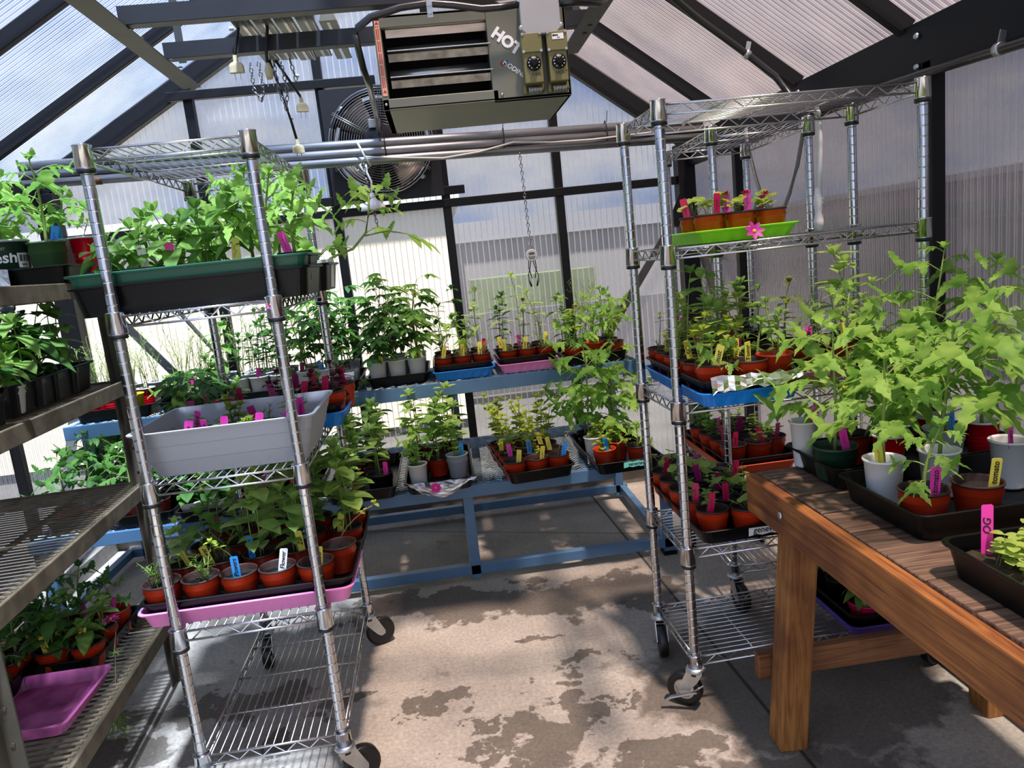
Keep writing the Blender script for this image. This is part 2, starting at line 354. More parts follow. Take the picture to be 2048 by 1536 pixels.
# corner braces with gusset plates
for s, x0 in ((1, XR-.03), (-1, XL+.05)):
    trim((x0-s*.03, WY-.03, 1.80), (x0-s*.62, WY-.03, .98), .012, .05, GRYM)
    tn[0] += 1
    MB().loops([[(x0-s*a, WY-.07, z) for a, z in ((-.02,1.9),(.05,1.9),(.14,1.72),(.10,1.66),(-.02,1.72))], [(x0-s*a, WY-.075, z) for a, z in ((-.02,1.9),(.05,1.9),(.14,1.72),(.10,1.66),(-.02,1.72))]]).build('trim_%d' % tn[0], BLKM, kind='structure')
trim((XR-.045, WY-.06, 1.80), (XR-.045, WY-.66, .95), .012, .05, GRYM, up=(1,0,0))
trim((XL+.05, WY-.06, 1.2), (XL+.05, WY-.75, .15), .012, .06, GRYM, up=(1,0,0))
trim((XL+.35, WY-.05, 1.15), (XL+.1, WY-.05, .12), .012, .06, GRYM, up=(0,1,0))
trim((-1.9, WY-.05, 1.95), (-1.36, WY-.05, 1.1), .012, .05, GRYM, up=(0,1,0))
# side wall mullions
for y in (-.3, .8, 2.36, 3.95):
    trim((XR, y, .1), (XR, y, roofz(XR)-.12), .045, .05, up=(1,0,0))
for y in (-.3, .8, 1.6, 2.4, 3.15, 3.95):
    trim((XL, y, .1), (XL, y, roofz(XL)-.12), .045, .05, up=(1,0,0))
trim((XL, YN, 1.1), (XL, WY, 1.1), .04, .05)
# bolts in the eave beam
MBB = MB()
for y, z in ((2.40, roofz(XR)-.035), (2.40, roofz(XR)-.13), (3.2, roofz(XR)-.035)):
    MBB.lathe([(.011, 0), (.011, .006), (.007, .012)], 8, (XR-.026, y, z), M=Matrix.Rotation(-PI/2, 3, 'Y'), capt=True)
MBB.build('trim_bolts', ZINC, kind='structure')

# ------------------------------------------------------------------ outside
GR = mat('gravel', '4a4844', .9, var=.4, scale=1.5)
MB().box((0, 10, -.2), (120, 120, .2)).build('outside_ground', GR, kind='structure')
LAWN = mat('lawn', '86a83c', .9, var=.3, scale=.8)
CREAM = mat('cream_siding', 'e9dcc0', .8, var=.06, scale=.6)
GREYB = mat('grey_wall', '6d6a69', .8, var=.15, scale=.3)
DARKB = mat('dark_fence', '4a4749', .8, var=.25, scale=.5)
def house(name, x0, x1, y0, y1, h, m, lab, cat='building', roof='b9b6b2', rh=.12):
    t = thing(name, lab, cat, ((x0+x1)/2, (y0+y1)/2, 0)); hx, hy = (x1-x0)/2, (y1-y0)/2
    MB().box((0, 0, h/2), (2*hx, 2*hy, h)).build('wall', m, t)
    MB().box((0, 0, h+rh/2), (2*hx+.2, 2*hy+.2, rh)).build('roof', mat('roof_'+roof, roof, .6), t)
    return t
house('cream_building', -14, .18, 7.4, 12, 2.16, CREAM, 'low cream wall glowing behind the left of the back panels', roof='c9c8c6', rh=.1)
house('grey_building', .4, 4.2, 11.5, 15, 1.85, GREYB, 'grey building blurred behind the right of the back panels', roof='77767a', rh=.3)
MB().box((1.25, 10.2, .66), (1.7, .6, 1.32)).build('hedge', mat('hedge', '4f5c34', .9, var=.4, scale=3), label='pale green hedge strip outside the back panels', cat='hedge')
MB().box((1.9, 8.6, .48), (3.4, .1, .97)).build('dark_fence', DARKB, label='dark low fence outside the back panels', cat='fence')
house('maroon_building', 12, 16, -30, 45, 2.2, mat('maroon', '8f6d72', .8, var=.1, scale=.4), 'long maroon building seen hazily through the right wall', roof='b7a9a4', rh=.15)
MB().box((10.4, 10, .84), (.8, 60, 1.68)).build('hedge', mat('hedge', '8b9a58'), label='green hedge strip outside the right wall', cat='hedge')
MB().box((5.6, 6, .74), (.1, 24, 1.48)).build('dark_fence', mat('dark_fence_side', '5c5450', .8, var=.2, scale=.5), label='dark low fence just outside the right wall', cat='fence')
# ================================================================== wire racks
def post_mesh(h):
    prof = [(.0, .0), (.0155, .0)]; z = .012
    while z < h-.02:
        prof += [(.0160, z), (.0160, z+.0012), (.0160, z+.0270), (.0160, z+.0282), (.0148, z+.0288), (.0148, z+.0308)]; z += .0318
    prof += [(.016, h-.004), (.013, h), (0, h)]
    return MB().lathe(prof, 14, capb=False)
def zigzag(mb, a, b, z0, z1, n, r):
    a = Vector(a); b = Vector(b); pts = []
    for i in range(2*n+1):
        p = a.lerp(b, (i+.5)/(2*n+1)); pts.append((p.x, p.y, z1 if i % 2 else z0))
    mb.tube(pts, r, 5)
def shelf_mesh(lx, ly, long_x):
    """wire shelf, post centres lx by ly apart; top wires at z=0"""
    mb = MB(); hx, hy = lx/2-.018, ly/2-.018
    for s in (-1, 1):
        for z in (0, -.03):
            mb.tube([(-hx, s*(ly/2), z), (hx, s*(ly/2), z)], .0036, 6); mb.tube([(s*(lx/2), -hy, z), (s*(lx/2), hy, z)], .0036, 6)
        zigzag(mb, (-hx, s*ly/2, 0), (hx, s*ly/2, 0), -.03, 0, max(3, int(lx/.078)), .0026)
        zigzag(mb, (s*lx/2, -hy, 0), (s*lx/2, hy, 0), -.03, 0, max(3, int(ly/.078)), .0026)
    L, S_ = (lx, ly) if long_x else (ly, lx)
    n = int(S_/.0265)
    for i in range(1, n):
        u = -S_/2+S_*i/n
        a, b = ((-L/2, u, .001), (L/2, u, .001)) if long_x else ((u, -L/2, .001), (u, L/2, .001))
        mb.tube([a, b], .0019, 5)
    for i in (1, 2, 3):
        u = -L/2+L*i/4
        a, b = ((u, -S_/2, -.005), (u, S_/2, -.005)) if long_x else ((-S_/2, u, -.005), (S_/2, u, -.005))
        mb.tube([a, b], .0032, 6)
    return mb
COL = MB().lathe([(.018, -.062, 1), (.0245, -.060, 1), (.0245, -.049, 1), (.0225, -.048), (.0255, -.046), (.0235, .008), (.0250, .010), (.0250, .013), (.017, .014)], 16, capb=True, capt=True).mesh('collar', [CHROME, RUBBER])
def add_caster(parent, x, y, ang, brake=False, r=.062):
    mb, r = caster_fork(r)
    o = mb.build('caster', ZINC, parent, (x, y, 0), (0, 0, ang))
    w = MB(); M = Matrix.Rotation(PI/2, 3, 'X')
    w.lathe([(.012, -.019, 1), (.016, -.014, 1), (.036, -.012, 0), (.046, -.016, 0), (r-.003, -.016, 0), (r, -.011, 0), (r, .011, 0), (r-.003, .016, 0), (.046, .016, 0), (.036, .012, 0), (.016, .014, 1), (.012, .019, 1)], 28, (-.042, 0, r), M=M, capt=True)
    w.build('wheel', [RUBBER, STEEL], o)
    if brake:
        b = MB(); b.bar((.012, -.03, .075), (-.075, -.052, .048), .016, .005); b.bar((-.072, -.051, .049), (-.105, -.06, .022), .012, .005); b.bar((.01, -.026, .08), (.03, -.036, .102), .022, .005)
        b.build('brake_lever', ZINC, o, bevel=.001)
    return o
def caster_fork(r):
    c = MB(); c.lathe([(.030, .136), (.034, .140), (.030, .150), (.020, .153), (.013, .156), (.013, .178)], 16, capb=True, capt=True)
    for s in (-1, 1):
        y0 = s*.021
        poly = [(.03, .138), (-.026, .138), (-.060, r+.004), (-.058, r-.010), (-.042, r-.016), (-.026, r-.006), (.012, .105)]
        c.loops([[(px, y0-.0015, pz) for px, pz in poly], [(px, y0+.0015, pz) for px, pz in poly]])
    c.box((0, 0, .139), (.056, .045, .004)); return c, r
def wire_rack(label, corners, zs, long_x, casters, top=2.0):
    """corners: front-left post centre, width, depth, yaw"""
    (x, y), lx, ly, yaw = corners
    cx = x+math.cos(yaw)*lx/2-math.sin(yaw)*ly/2; cy = y+math.sin(yaw)*lx/2+math.cos(yaw)*ly/2
    t = thing('wire_rack', label, 'rack', (cx, cy, 0), yaw)
    pm = post_mesh(top-.165).mesh('post', CHROME); q = [(-lx/2, -ly/2), (lx/2, -ly/2), (lx/2, ly/2), (-lx/2, ly/2)]
    for px, py in q: link('post', pm, t, (px, py, .167))
    sm = shelf_mesh(lx, ly, long_x).mesh('shelf', WIRE)
    for z in zs:
        s = link('shelf', sm, t, (0, 0, z))
        for px, py in q: link('collar', COL, s, (px, py, 0))
    for (px, py), (ang, br) in zip(q, casters): add_caster(t, px, py, ang, br)
    return t
LZ = (1.99, 1.545, 1.055, .60, .185)
RZ = (1.995, 1.565, 1.07, .575, .185)
wire_rack('tall chrome wire rack on casters at the left with a grey tub', ((-.898, 2.13), .43, .87, R(.5)), LZ, False, [(R(30), 0), (R(205), 0), (R(200), 0), (R(95), 0)])
wire_rack('wide chrome wire rack on casters behind the wooden table', ((.71, 2.255), .855, .385, R(1.5)), RZ, True, [(R(-40), 1), (R(200), 0), (R(40), 0), (R(80), 0)])
wire_rack('narrow chrome wire rack standing further back near the right wall', ((1.11, 2.885), .385, .68, R(-3)), RZ, False, [(R(100), 0), (R(80), 0), (R(60), 0), (R(80), 0)])

# ================================================================== blue steel bench with a raised shelf
BLUE = mat('blue_paint', '4d708f', .45, var=.12, scale=7)
MESHM = mat('expanded_metal', '8fa3ad', .4, .6)
def expanded(mb, x0, x1, y0, y1, z, dx=.062, dy=.030, t=.004, mi=0):
    """expanded-metal sheet: crossing zigzag strands"""
    ny = int((y1-y0)/dy)
    nx = int((x1-x0)/dx)
    for j in range(ny):
        ya = y0+(y1-y0)*j/ny; yb = y0+(y1-y0)*(j+1)/ny
        for i in range(nx):
            xa = x0+(x1-x0)*i/nx; xb = x0+(x1-x0)*(i+1)/nx; xm = (xa+xb)/2
            for p, q in (((xa, ya), (xm, yb)), ((xm, yb), (xb, ya))):
                n = len(mb.v); h = .0024
                mb.v += [(p[0], p[1]-h, z), (q[0], q[1]-h, z), (q[0], q[1]+h, z+.004), (p[0], p[1]+h, z+.004)]
                mb.face([n, n+1, n+2, n+3], mi)
bb = thing('plant_bench', 'long blue steel plant bench with raised rear shelf along the back wall', 'bench', (-.5, 4.0, 0))
def B(name, a, b, w, h, m=BLUE, up=(0,0,1)):
    o = Vector((-.5, 4.0, 0)); return MB().bar(Vector(a)-o, Vector(b)-o, w, h, 0, up).build(name, m, bb, bevel=.002)
BX0, BX1, BYF, BYR, BZ = -2.05, 1.0, 3.5, 4.45, .51
for y in (BYF, BYR): B('rail', (BX0, y, BZ-.03), (BX1-(.25 if y == BYF else 0), y, BZ-.03), .04, .06)
for x in (BX0, .0, .74): B('rail', (x, BYF, BZ-.035), (x, BYR, BZ-.035), .04, .05)
for y in (BYF+.02, BYR): B('stretcher', (BX0, y, .065), (BX1+.03, y, .065), .045, .05)
for x in (BX0, .0, 1.0): B('stretcher', (x, BYF+.02, .065), (x, BYR, .065), .04, .045)
for x in (-2.0, -1.0, .01): B('leg', (x, BYF+.02, .02), (x, BYF+.02, BZ-.06), .05, .045, up=(0,1,0))
B('leg', (1.01, BYF+.02, .02), (1.01, BYF+.02, .47), .05, .045, up=(0,1,0))
MB().box((1.01+.5, BYF+.02-4, .012), (.07, .06, .02)).build('foot', BLKP, bb)
UZ = .975
for x in (-1.95, -1.0, .0, .98): B('upright', (x, BYR, .02), (x, BYR, UZ-.05), .05, .045, up=(0,1,0))
for x in (-1.9, -1.62): B('upright', (x, 3.92, BZ), (x, 3.92, UZ-.06), .055, .04, up=(0,1,0))
for y in (3.86, BYR): B('shelf_rail', (-1.98, y, UZ-.035), (1.0, y, UZ-.035), .03, .07)
for x in (-1.97, -1.0, .0, .99): B('shelf_rail', (x, 3.86, UZ-.035), (x, BYR, UZ-.035), .03, .06)
m = MB(); expanded(m, BX0+.5, BX1-.25+.5, BYF-4, BYR-4, BZ); m.build('mesh_deck', MESHM, bb)
m = MB(); expanded(m, -1.98+.5, 1.0+.5, 3.86-4, BYR-4, UZ); m.build('mesh_shelf', MESHM, bb)

# ================================================================== brown steel staging at the left
OLIVE = mat('olive_steel', '5c564a', .6, .35, var=.35, scale=9)
TANR = mat('dusty_rail', '6b5f4a', .75, .15, var=.45, scale=16, bump=.2)
st = thing('plant_staging', 'dusty brown steel staging with slotted decks at the left', 'rack', (-1.25, 2.97, 0), R(3.2))
SW, SL_ = .72, 1.75                                   # runs from the corner back to -y and -x
SZ = (1.655, 1.275, .865, .30)
for x, y in ((-.02, -.02), (-.02, -SL_+.58), (-SW, -.02), (-SW, -SL_+.58)):
    p = MB().box((x, y, .84), (.045, .006, 1.68)).box((x-.02 if x > -.1 else x+.02, y-.02, .84), (.006, .045, 1.68))
    for k in range(16): p.lathe([(.006, 0), (.006, .004)], 8, (x, y-.003, .12+.1*k), M=Matrix.Rotation(PI/2, 3, 'X'), capt=True)
    p.build('post', OLIVE, st)
for i, z in enumerate(SZ):
    m = MB(); n = 58
    for k in range(n):                                 # slats across the deck with open slots between
        y = -.03-(SL_-.06)*k/n
        m.box((-SW/2, y, -.004), (SW-.05, .0125, .003))
    for xx in (-SW+.02, -SW*.66, -SW*.33, -.03): m.box((xx, -SL_/2, -.010), (.022, SL_, .008))
    dk = m.build('deck', TANR, st, (0, 0, z))
    m = MB()
    for xx in (-.005, -SW): m.box((xx, -SL_/2, -.022), (.012, SL_, .056))
    for yy in (-.005, -SL_): m.box((-SW/2, yy, -.022), (SW, .012, .056))
    m.build('edge_rail', TANR, dk, bevel=.003)

# ================================================================== wooden table at the right
WX = woodmat('wood_apron', 1, 'a06634', '663818', '84644a'); WTOP = woodmat('wood_boards', 0, '7d6552', '3f2d23', '665446')
WLEG = woodmat('wood_leg', 2, 'a8733c', '7a4a22', '8a6a4c'); WBR = woodmat('wood_brace', 0, '9a6a44', '6e4426', '8a6a4c')
TZ = .85; tx0, tx1, ty1, ty0 = .885, 1.62, 2.165, .72
tb = thing('wooden_table', 'weathered wooden table holding tomato plants at the right', 'table', (tx0, ty1, 0))
y = ty1; k = 0; rnd = random.Random(4)
while y > ty0:
    w = .14 if k != 1 else .12
    M_ = MB(); dz = rnd.uniform(-.004, .003)
    M_.box(((tx1-tx0)/2+.019, y-w/2-ty1, TZ-.014+dz), (tx1-tx0-.038, w-.009, .028)).build('board', WTOP, tb, bevel=.004)
    y -= w; k += 1
MB().box((.018, (ty0-ty1)/2, TZ-.066), (.036, ty1-ty0, .122)).build('apron', WX, tb, bevel=.005)
MB().box((tx1-tx0, (ty0-ty1)/2, TZ-.066), (.036, ty1-ty0, .122)).build('apron', WX, tb, bevel=.005)
MB().lathe([(.011, 0), (.012, .003), (.006, .006)], 10, (-.001, -.24, TZ-.06), M=Matrix.Rotation(-PI/2, 3, 'Y'), capt=True).build('bolt', ZINC, tb)
for (xt, yt), (xb, yb) in (((.085, -.19), (.03, -.155)), ((tx1-tx0-.09, -.19), (tx1-tx0-.02, -.155)), ((.085, -1.2), (.03, -1.25)), ((tx1-tx0-.09, -1.2), (tx1-tx0-.02, -1.25))):
    MB().bar((xb, yb, .0), (xt, yt, TZ-.03), .088, .088, 0, (0,1,0)).build('leg', WLEG, tb, bevel=.006)
MB().bar((-.03, -.085, .235), (tx1-tx0+.0, -.085, .235), .035, .085).build('brace', WBR, tb, bevel=.004)
# ================================================================== plants
LF_TOM = leafmat('leaf_tomato', '5f9136', '9cc45a', .5)
LF_ZIN = leafmat('leaf_zinnia', '6c9744', 'b2d072', .5)
LF_PEP = leafmat('leaf_pepper', '568536', '8fb557', .45)
LF_DRK = leafmat('leaf_dark', '335c2a', '5b873c', .4)
LF_YEL = leafmat('leaf_yellow_green', '86a233', 'b9c552', .5)
LF_FRN = leafmat('leaf_feathery', '52702c', '8aa24a', .35)
LF_NAS = leafmat('leaf_round', '87a845', 'b6cb68', .5)
LF_PUR = leafmat('leaf_purple', '4a2630', '6d3a44', .35)
STEM = mat('stem_green', '7d9448', .6, var=.2, scale=30); STEMB = mat('stem_brown', '7a6a48', .7, var=.3, scale=40)
OVATE = (.05, .62, .95, 1.0, .86, .55, 0.0); LANCE = (.12, .55, .9, 1.0, .8, .45, 0.0); JAG = (.12, .8, 1.0, .58, .86, .42, .58, .22, 0.0)
OVAL = (.2, .75, 1.0, .95, .7, 0.0); STRAP = (.8, 1.0, .8, 0.0)
def leaf(mb, p, d, n, L, Wd, prof=OVATE, droop=.3, fold=.25, curl=0., mi=0):
    d = d.normalized(); s = d.cross(n)
    if s.length < 1e-4: s = d.cross(Vector((1, .3, 0)))
    s.normalize(); n = s.cross(d).normalized(); k = len(prof)-1; b0 = len(mb.v)
    for i in range(k+1):
        t = i/k; c = p+d*(L*t)-Vector((0, 0, 1))*(droop*L*t*t)+n*(.02*L*math.sin(t*9)*curl); w = Wd*prof[i]
        l = c+s*w+n*(fold*w); r = c-s*w+n*(fold*w); mb.v += [tuple(l), tuple(c), tuple(r)]
    for i in range(k):
        a = b0+3*i; mb.face([a, a+1, a+4, a+3], mi, True); mb.face([a+1, a+2, a+5, a+4], mi, True)
def az(a, e=0.):
    return Vector((math.cos(a)*math.cos(e), math.sin(a)*math.cos(e), math.sin(e)))
UP = Vector((0, 0, 1))
def curve_pts(rnd, h, lean, k=6):
    a = rnd.uniform(0, 6.28); b = rnd.uniform(0, 6.28); pts = []
    for i in range(k+1):
        t = i/k; pts.append(Vector((math.cos(a)*lean*h*t*t+math.sin(b+t*3)*.012*h*4*t, math.sin(a)*lean*h*t*t+math.cos(b+t*2.5)*.012*h*4*t, h*t)))
    return pts
def at_t(pts, t):
    f = t*(len(pts)-1); i = min(int(f), len(pts)-2); return pts[i].lerp(pts[i+1], f-i)
def tomato_leaf(st, lf, rnd, p, a, L, e=.55):
    pts = []; d = az(a, e)
    for i in range(5):
        t = i/4; pts.append(p+az(a, 0)*(L*t*math.cos(e*.8))+UP*(L*(math.sin(e)*t-.62*t*t)))
    st.tube(pts, [.0021, .0018, .0016, .0013, .001], 4, cap=False)
    side = az(a+PI/2)
    for t, sz in ((.42, .36), (.58, .24), (.74, .46)):
        q = at_t(pts, t); dd = (pts[4]-pts[2]).normalized()
        for s in (-1, 1):
            if rnd.random() < .08: continue
            ld = (side*s*1.0+dd*.55+UP*rnd.uniform(-.25, .1)); ll = L*sz*rnd.uniform(.85, 1.15)
            leaf(lf, q, ld, UP+dd*.2, ll, ll*.27, JAG, rnd.uniform(.2, .6), .18, 1)
    dd = (pts[4]-pts[3]); leaf(lf, pts[3].lerp(pts[4], .6), dd+UP*.1, UP, L*.52, L*.16, JAG, rnd.uniform(.2, .5), .18, 1)
def g_tomato(rnd, h, full=0):
    st, lf, fl = MB(), MB(), None
    pts = curve_pts(rnd, h, rnd.uniform(.03, .18)); st.tube(pts, [.0055, .0052, .0048, .0042, .0036, .003, .002], 6)
    n = 6+int(h*(20 if full else 16)); a = rnd.uniform(0, 6.28); t0 = .22 if h < .2 else (.18 if full else .36)
    for i in range(n):
        t = t0+(.98-t0)*i/(n-1); a += 2.4+rnd.uniform(-.4, .4)
        L = min(.175, max(.085, h*.47))*(.75+.5*math.sin(PI*min(1, t*1.0)))*rnd.uniform(.8, 1.15)*(1 if t < .9 else .6)
        tomato_leaf(st, lf, rnd, at_t(pts, t), a, L, .35+.5*t)
    for k in range(4):
        leaf(lf, pts[-1], az(a+k*1.6, .9), UP, .04, .013, JAG, .2)
    return st, lf, fl, LF_TOM, STEM
def g_tomato_full(rnd, h): return g_tomato(rnd, h, 1)
def g_tomato_dark(rnd, h):
    r = g_tomato(rnd, h); return r[:3]+(LF_DRK, STEM)
def opp(rnd, h, ns, L, ratio, prof, droop, gap, M, lean=.12, sm=STEM, top=True, rad=.0024, start=.25, flower=None):
    st, lf, fl = MB(), MB(), None
    for s in range(ns):
        hh = h*(1 if s == 0 else rnd.uniform(.55, .95)); pts = curve_pts(rnd, hh, rnd.uniform(.3, 1.2)*lean); off = Vector((rnd.uniform(-1, 1)*.018, rnd.uniform(-1, 1)*.018, 0)) if s else Vector()
        pts = [p+off for p in pts]; st.tube(pts, [rad, rad, rad*.9, rad*.85, rad*.8, rad*.7, rad*.6], 5)
        n = max(2, int(hh*(1-start)/gap)); a = rnd.uniform(0, 6.28)
        for i in range(n+1):
            t = start+(1-start)*i/n; p = at_t(pts, min(t, .999)); a += PI/2+rnd.uniform(-.3, .3); sc = (1.0 if t < .85 else .75)*rnd.uniform(.75, 1.1)*(.75 if i == 0 else 1)
            for k in (0, PI):
                e = rnd.uniform(.1, .55)
                leaf(lf, p, az(a+k+rnd.uniform(-.2, .2), e), UP, L*sc, L*sc*ratio, prof, droop*rnd.uniform(.6, 1.5), .22, .6)
        if top:
            for k in range(4): leaf(lf, pts[-1], az(a+k*PI/2+.5, 1.0), UP, L*.5, L*.5*ratio, prof, .15, .3)
        if flower and s == 0:
            fl = MB(); daisy(fl, pts[-1]+UP*.008, flower, rnd)
    return st, lf, fl, M, sm
def daisy(mb, c, r, rnd, tilt=.3, petals=10):
    for k in range(petals):
        leaf(mb, c, az(k*2*PI/petals, tilt), UP, r, r*.22, (.5, .9, 1, .85, .35), .1, .1)
        leaf(mb, c+UP*.002, az(k*2*PI/petals+.3, tilt+.35), UP, r*.75, r*.2, (.5, .9, 1, .85, .35), .1, .1)
    mb.lathe([(r*.2, 0, 1), (r*.16, .005, 1), (r*.05, .008, 1)], 8, tuple(c), capt=True)
def g_zinnia(rnd, h): return opp(rnd, h, 3, .112 if h > .27 else .095 if h > .2 else .065, .29, OVATE, .3, .052, LF_ZIN)
def g_zinnia_one(rnd, h): return opp(rnd, h, 1, .09, .27, OVATE, .35, .05, LF_ZIN, .25, start=.4)
def g_zinnia_dark(rnd, h): return opp(rnd, h, 3, .09, .22, LANCE, .4, .055, LF_DRK, .15)
def g_zinnia_light(rnd, h): return opp(rnd, h, 4, .062, .3, OVATE, .2, .042, LF_YEL, .2, STEM)
def g_zinnia_bloom(rnd, h): return opp(rnd, h, 2, .07, .28, OVATE, .3, .055, LF_YEL, .2, flower=.022)
def g_pepper(rnd, h): return opp(rnd, h, 2, .10, .30, OVATE, .75, .042, LF_PEP, .2, start=.35)
def g_pepper_dark(rnd, h): return opp(rnd, h, 3, .11, .34, OVATE, .6, .042, LF_DRK, .3, start=.3)
def g_lobed(rnd, h):
    st, lf = MB(), MB()
    for s in range(2):
        hh = h*(1 if s == 0 else rnd.uniform(.7, .95)); pts = curve_pts(rnd, hh, .1); off = Vector((rnd.uniform(-1, 1)*.02, rnd.uniform(-1, 1)*.02, 0)); pts = [p+off for p in pts]
        st.tube(pts, [.0032, .003, .003, .0028, .0025, .002, .0015], 5); n = 9; a = rnd.uniform(0, 6.28)
        for i in range(n):
            t = .3+.7*i/(n-1); a += 2.4; p = at_t(pts, min(.999, t)); L = .09*rnd.uniform(.7, 1.2); q = p+az(a, .35)*L*.8
            st.tube([p, p.lerp(q, .5)+UP*.006, q], .0011, 4, cap=False)
            for k in range(5):
                leaf(lf, q, az(a+(k-2)*.62, rnd.uniform(-.3, .1)), UP, L*(1-.18*abs(k-2)), L*.17, LANCE, .35, .15)
    return st, lf, None, LF_DRK if rnd.random() < .6 else LF_TOM, STEMB
def g_feathery(rnd, h):
    st, lf = MB(), MB()
    for s in range(5):
        hh = h*rnd.uniform(.6, 1); pts = curve_pts(rnd, hh, rnd.uniform(.1, .4)); off = Vector((rnd.uniform(-1, 1)*.02, rnd.uniform(-1, 1)*.02, 0)); pts = [p+off for p in pts]
        st.tube(pts, [.0016]*4+[.0012, .001, .0007], 4)
        for i in range(10):
            p = at_t(pts, .2+.79*i/9); a = rnd.uniform(0, 6.28); L = .055*rnd.uniform(.6, 1.2); d = az(a, rnd.uniform(.2, .8))
            leaf(lf, p, d, UP, L, .0016, STRAP, .2, 0)
            for k in range(4):
                q = p+d*(L*(.25+.18*k)); leaf(lf, q, (d+az(a+PI/2*(1 if k % 2 else -1), .2)*.9), UP, L*.4, .0014, STRAP, .1, 0)
    return st, lf, None, LF_FRN, STEM
def g_needle(rnd, h):
    st, lf = MB(), MB()
    for s in range(6):
        hh = h*rnd.uniform(.5, 1); pts = curve_pts(rnd, hh, rnd.uniform(.3, .9)); off = Vector((rnd.uniform(-1, 1)*.025, rnd.uniform(-1, 1)*.025, 0)); pts = [p+off for p in pts]
        st.tube(pts, .0011, 4)
        for i in range(16):
            p = at_t(pts, .2+.79*i/15); leaf(lf, p, az(rnd.uniform(0, 6.28), rnd.uniform(.2, .9)), UP, .028*rnd.uniform(.6, 1.2), .0016, STRAP, .2, 0)
    return st, lf, None, LF_FRN, STEM
def g_nasturtium(rnd, h):
    st, lf = MB(), MB()
    for s in range(7):
        a = rnd.uniform(0, 6.28); r = rnd.uniform(.01, .05); q = Vector((math.cos(a)*r, math.sin(a)*r, h*rnd.uniform(.45, 1)))
        st.tube([Vector((0, 0, 0)), q*.5+UP*.01, q], .0011, 4); R_ = .018*rnd.uniform(.7, 1.25); n0 = len(lf.v); tl = az(rnd.uniform(0, 6.28)); nn = (UP+tl*.5).normalized(); x = nn.cross(Vector((.3, 1, .2))).normalized(); y = nn.cross(x)
        lf.v.append(tuple(q))
        for k in range(10): lf.v.append(tuple(q+x*(math.cos(k*.628)*R_)+y*(math.sin(k*.628)*R_)+nn*(.004*(1 if k % 2 else .4))))
        for k in range(10): lf.face([n0, n0+1+k, n0+1+(k+1) % 10], 0, True)
    return st, lf, None, LF_NAS, STEM
def g_nasturtium_red(rnd, h):
    r = g_nasturtium(rnd, h); fl = MB(); daisy(fl, Vector((rnd.uniform(-.02, .02), rnd.uniform(-.02, .02), h*.9)), .022, rnd, .5, 6); return r[:2]+(fl, LF_YEL, STEM)
def g_seedling(rnd, h): return opp(rnd, h, 3, .035, .38, OVAL, .2, .03, LF_NAS, .5, rad=.0013, start=.5, top=False)
def g_basil(rnd, h): return opp(rnd, h, 5, .05, .38, OVAL, .3, .03, LF_TOM, .4, start=.25)
def g_basil_light(rnd, h): return opp(rnd, h, 5, .05, .38, OVAL, .3, .03, LF_YEL, .5, start=.25)
def g_purple(rnd, h): return opp(rnd, h, 3, .045, .42, OVAL, .3, .03, LF_PUR, .4, STEMB)
def g_vine(rnd, h):
    st, lf = MB(), MB(); pts = [Vector(p) for p in ((0,0,0),(.05,-.01,.03),(.12,-.02,.05),(.17,-.03,.10),(.19,-.03,.17),(.20,-.03,.24))]
    st.tube(pts, [.005, .005, .005, .0045, .004, .003], 6)
    for t, a in ((.6,.3),(.7,2.6),(.78,-.6),(.86,3.5),(.92,.2),(.96,1.8),(.99,-1.2),(.99,4.0)): tomato_leaf(st, lf, rnd, at_t(pts, t), a, .13, .6)
    b = [Vector(p) for p in ((.165,-.03,.09),(.24,-.04,.10),(.31,-.05,.085),(.36,-.06,.05))]; st.tube(b, [.003, .0028, .0022, .0015], 5)
    for t, a in ((.7,.6),(.85,-.9),(.99,0.)): leaf(lf, at_t(b, t), az(a, -.3), UP, .07, .018, OVATE, .5)
    for k in range(5): tomato_leaf(st, lf, rnd, Vector((0, 0, .03)), 2+k*1.1, .15, .9)
    return st, lf, None, LF_TOM, STEM
def g_bare(rnd, h): return opp(rnd, h, 1, .035, .3, OVATE, .3, .05, LF_YEL, .9, STEMB, start=.8)
def g_none(rnd, h): return None
PNAME = dict(tomato_full='tall tomato', vine='sprawling tomato', tomato='tomato', tomato_dark='tomato', zinnia='zinnia', zinnia_one='zinnia', zinnia_dark='zinnia', zinnia_light='zinnia', zinnia_bloom='flowering zinnia',
    pepper='pepper', pepper_dark='dark pepper', lobed='lobed-leaf plants', feathery='feathery cosmos', needle='needle-leaved sprigs', nasturtium='round-leaved nasturtium', nasturtium_red='red-flowered nasturtium',
    seedling='small seedlings', basil='bushy basil', basil_light='yellow-green basil', purple='purple basil', bare='a bare stalk', none='bare soil')
PTHING = dict(tomato_full='potted_tomato', vine='potted_tomato', tomato='potted_tomato', tomato_dark='potted_tomato', pepper='potted_pepper', pepper_dark='potted_pepper', lobed='potted_plant', feathery='potted_cosmos', needle='potted_cosmos',
    nasturtium='potted_nasturtium', nasturtium_red='potted_nasturtium', seedling='potted_seedling', basil='potted_basil', basil_light='potted_basil', purple='potted_basil', bare='potted_seedling', none='plant_pot')
FLP = mat('petal_pink', 'd81b86', .6); FLR = mat('petal_red', 'd8203a', .6); FLM = mat('petal_mauve', 'c79ad0', .6); FLY = mat('flower_centre', 'e6b030', .7)

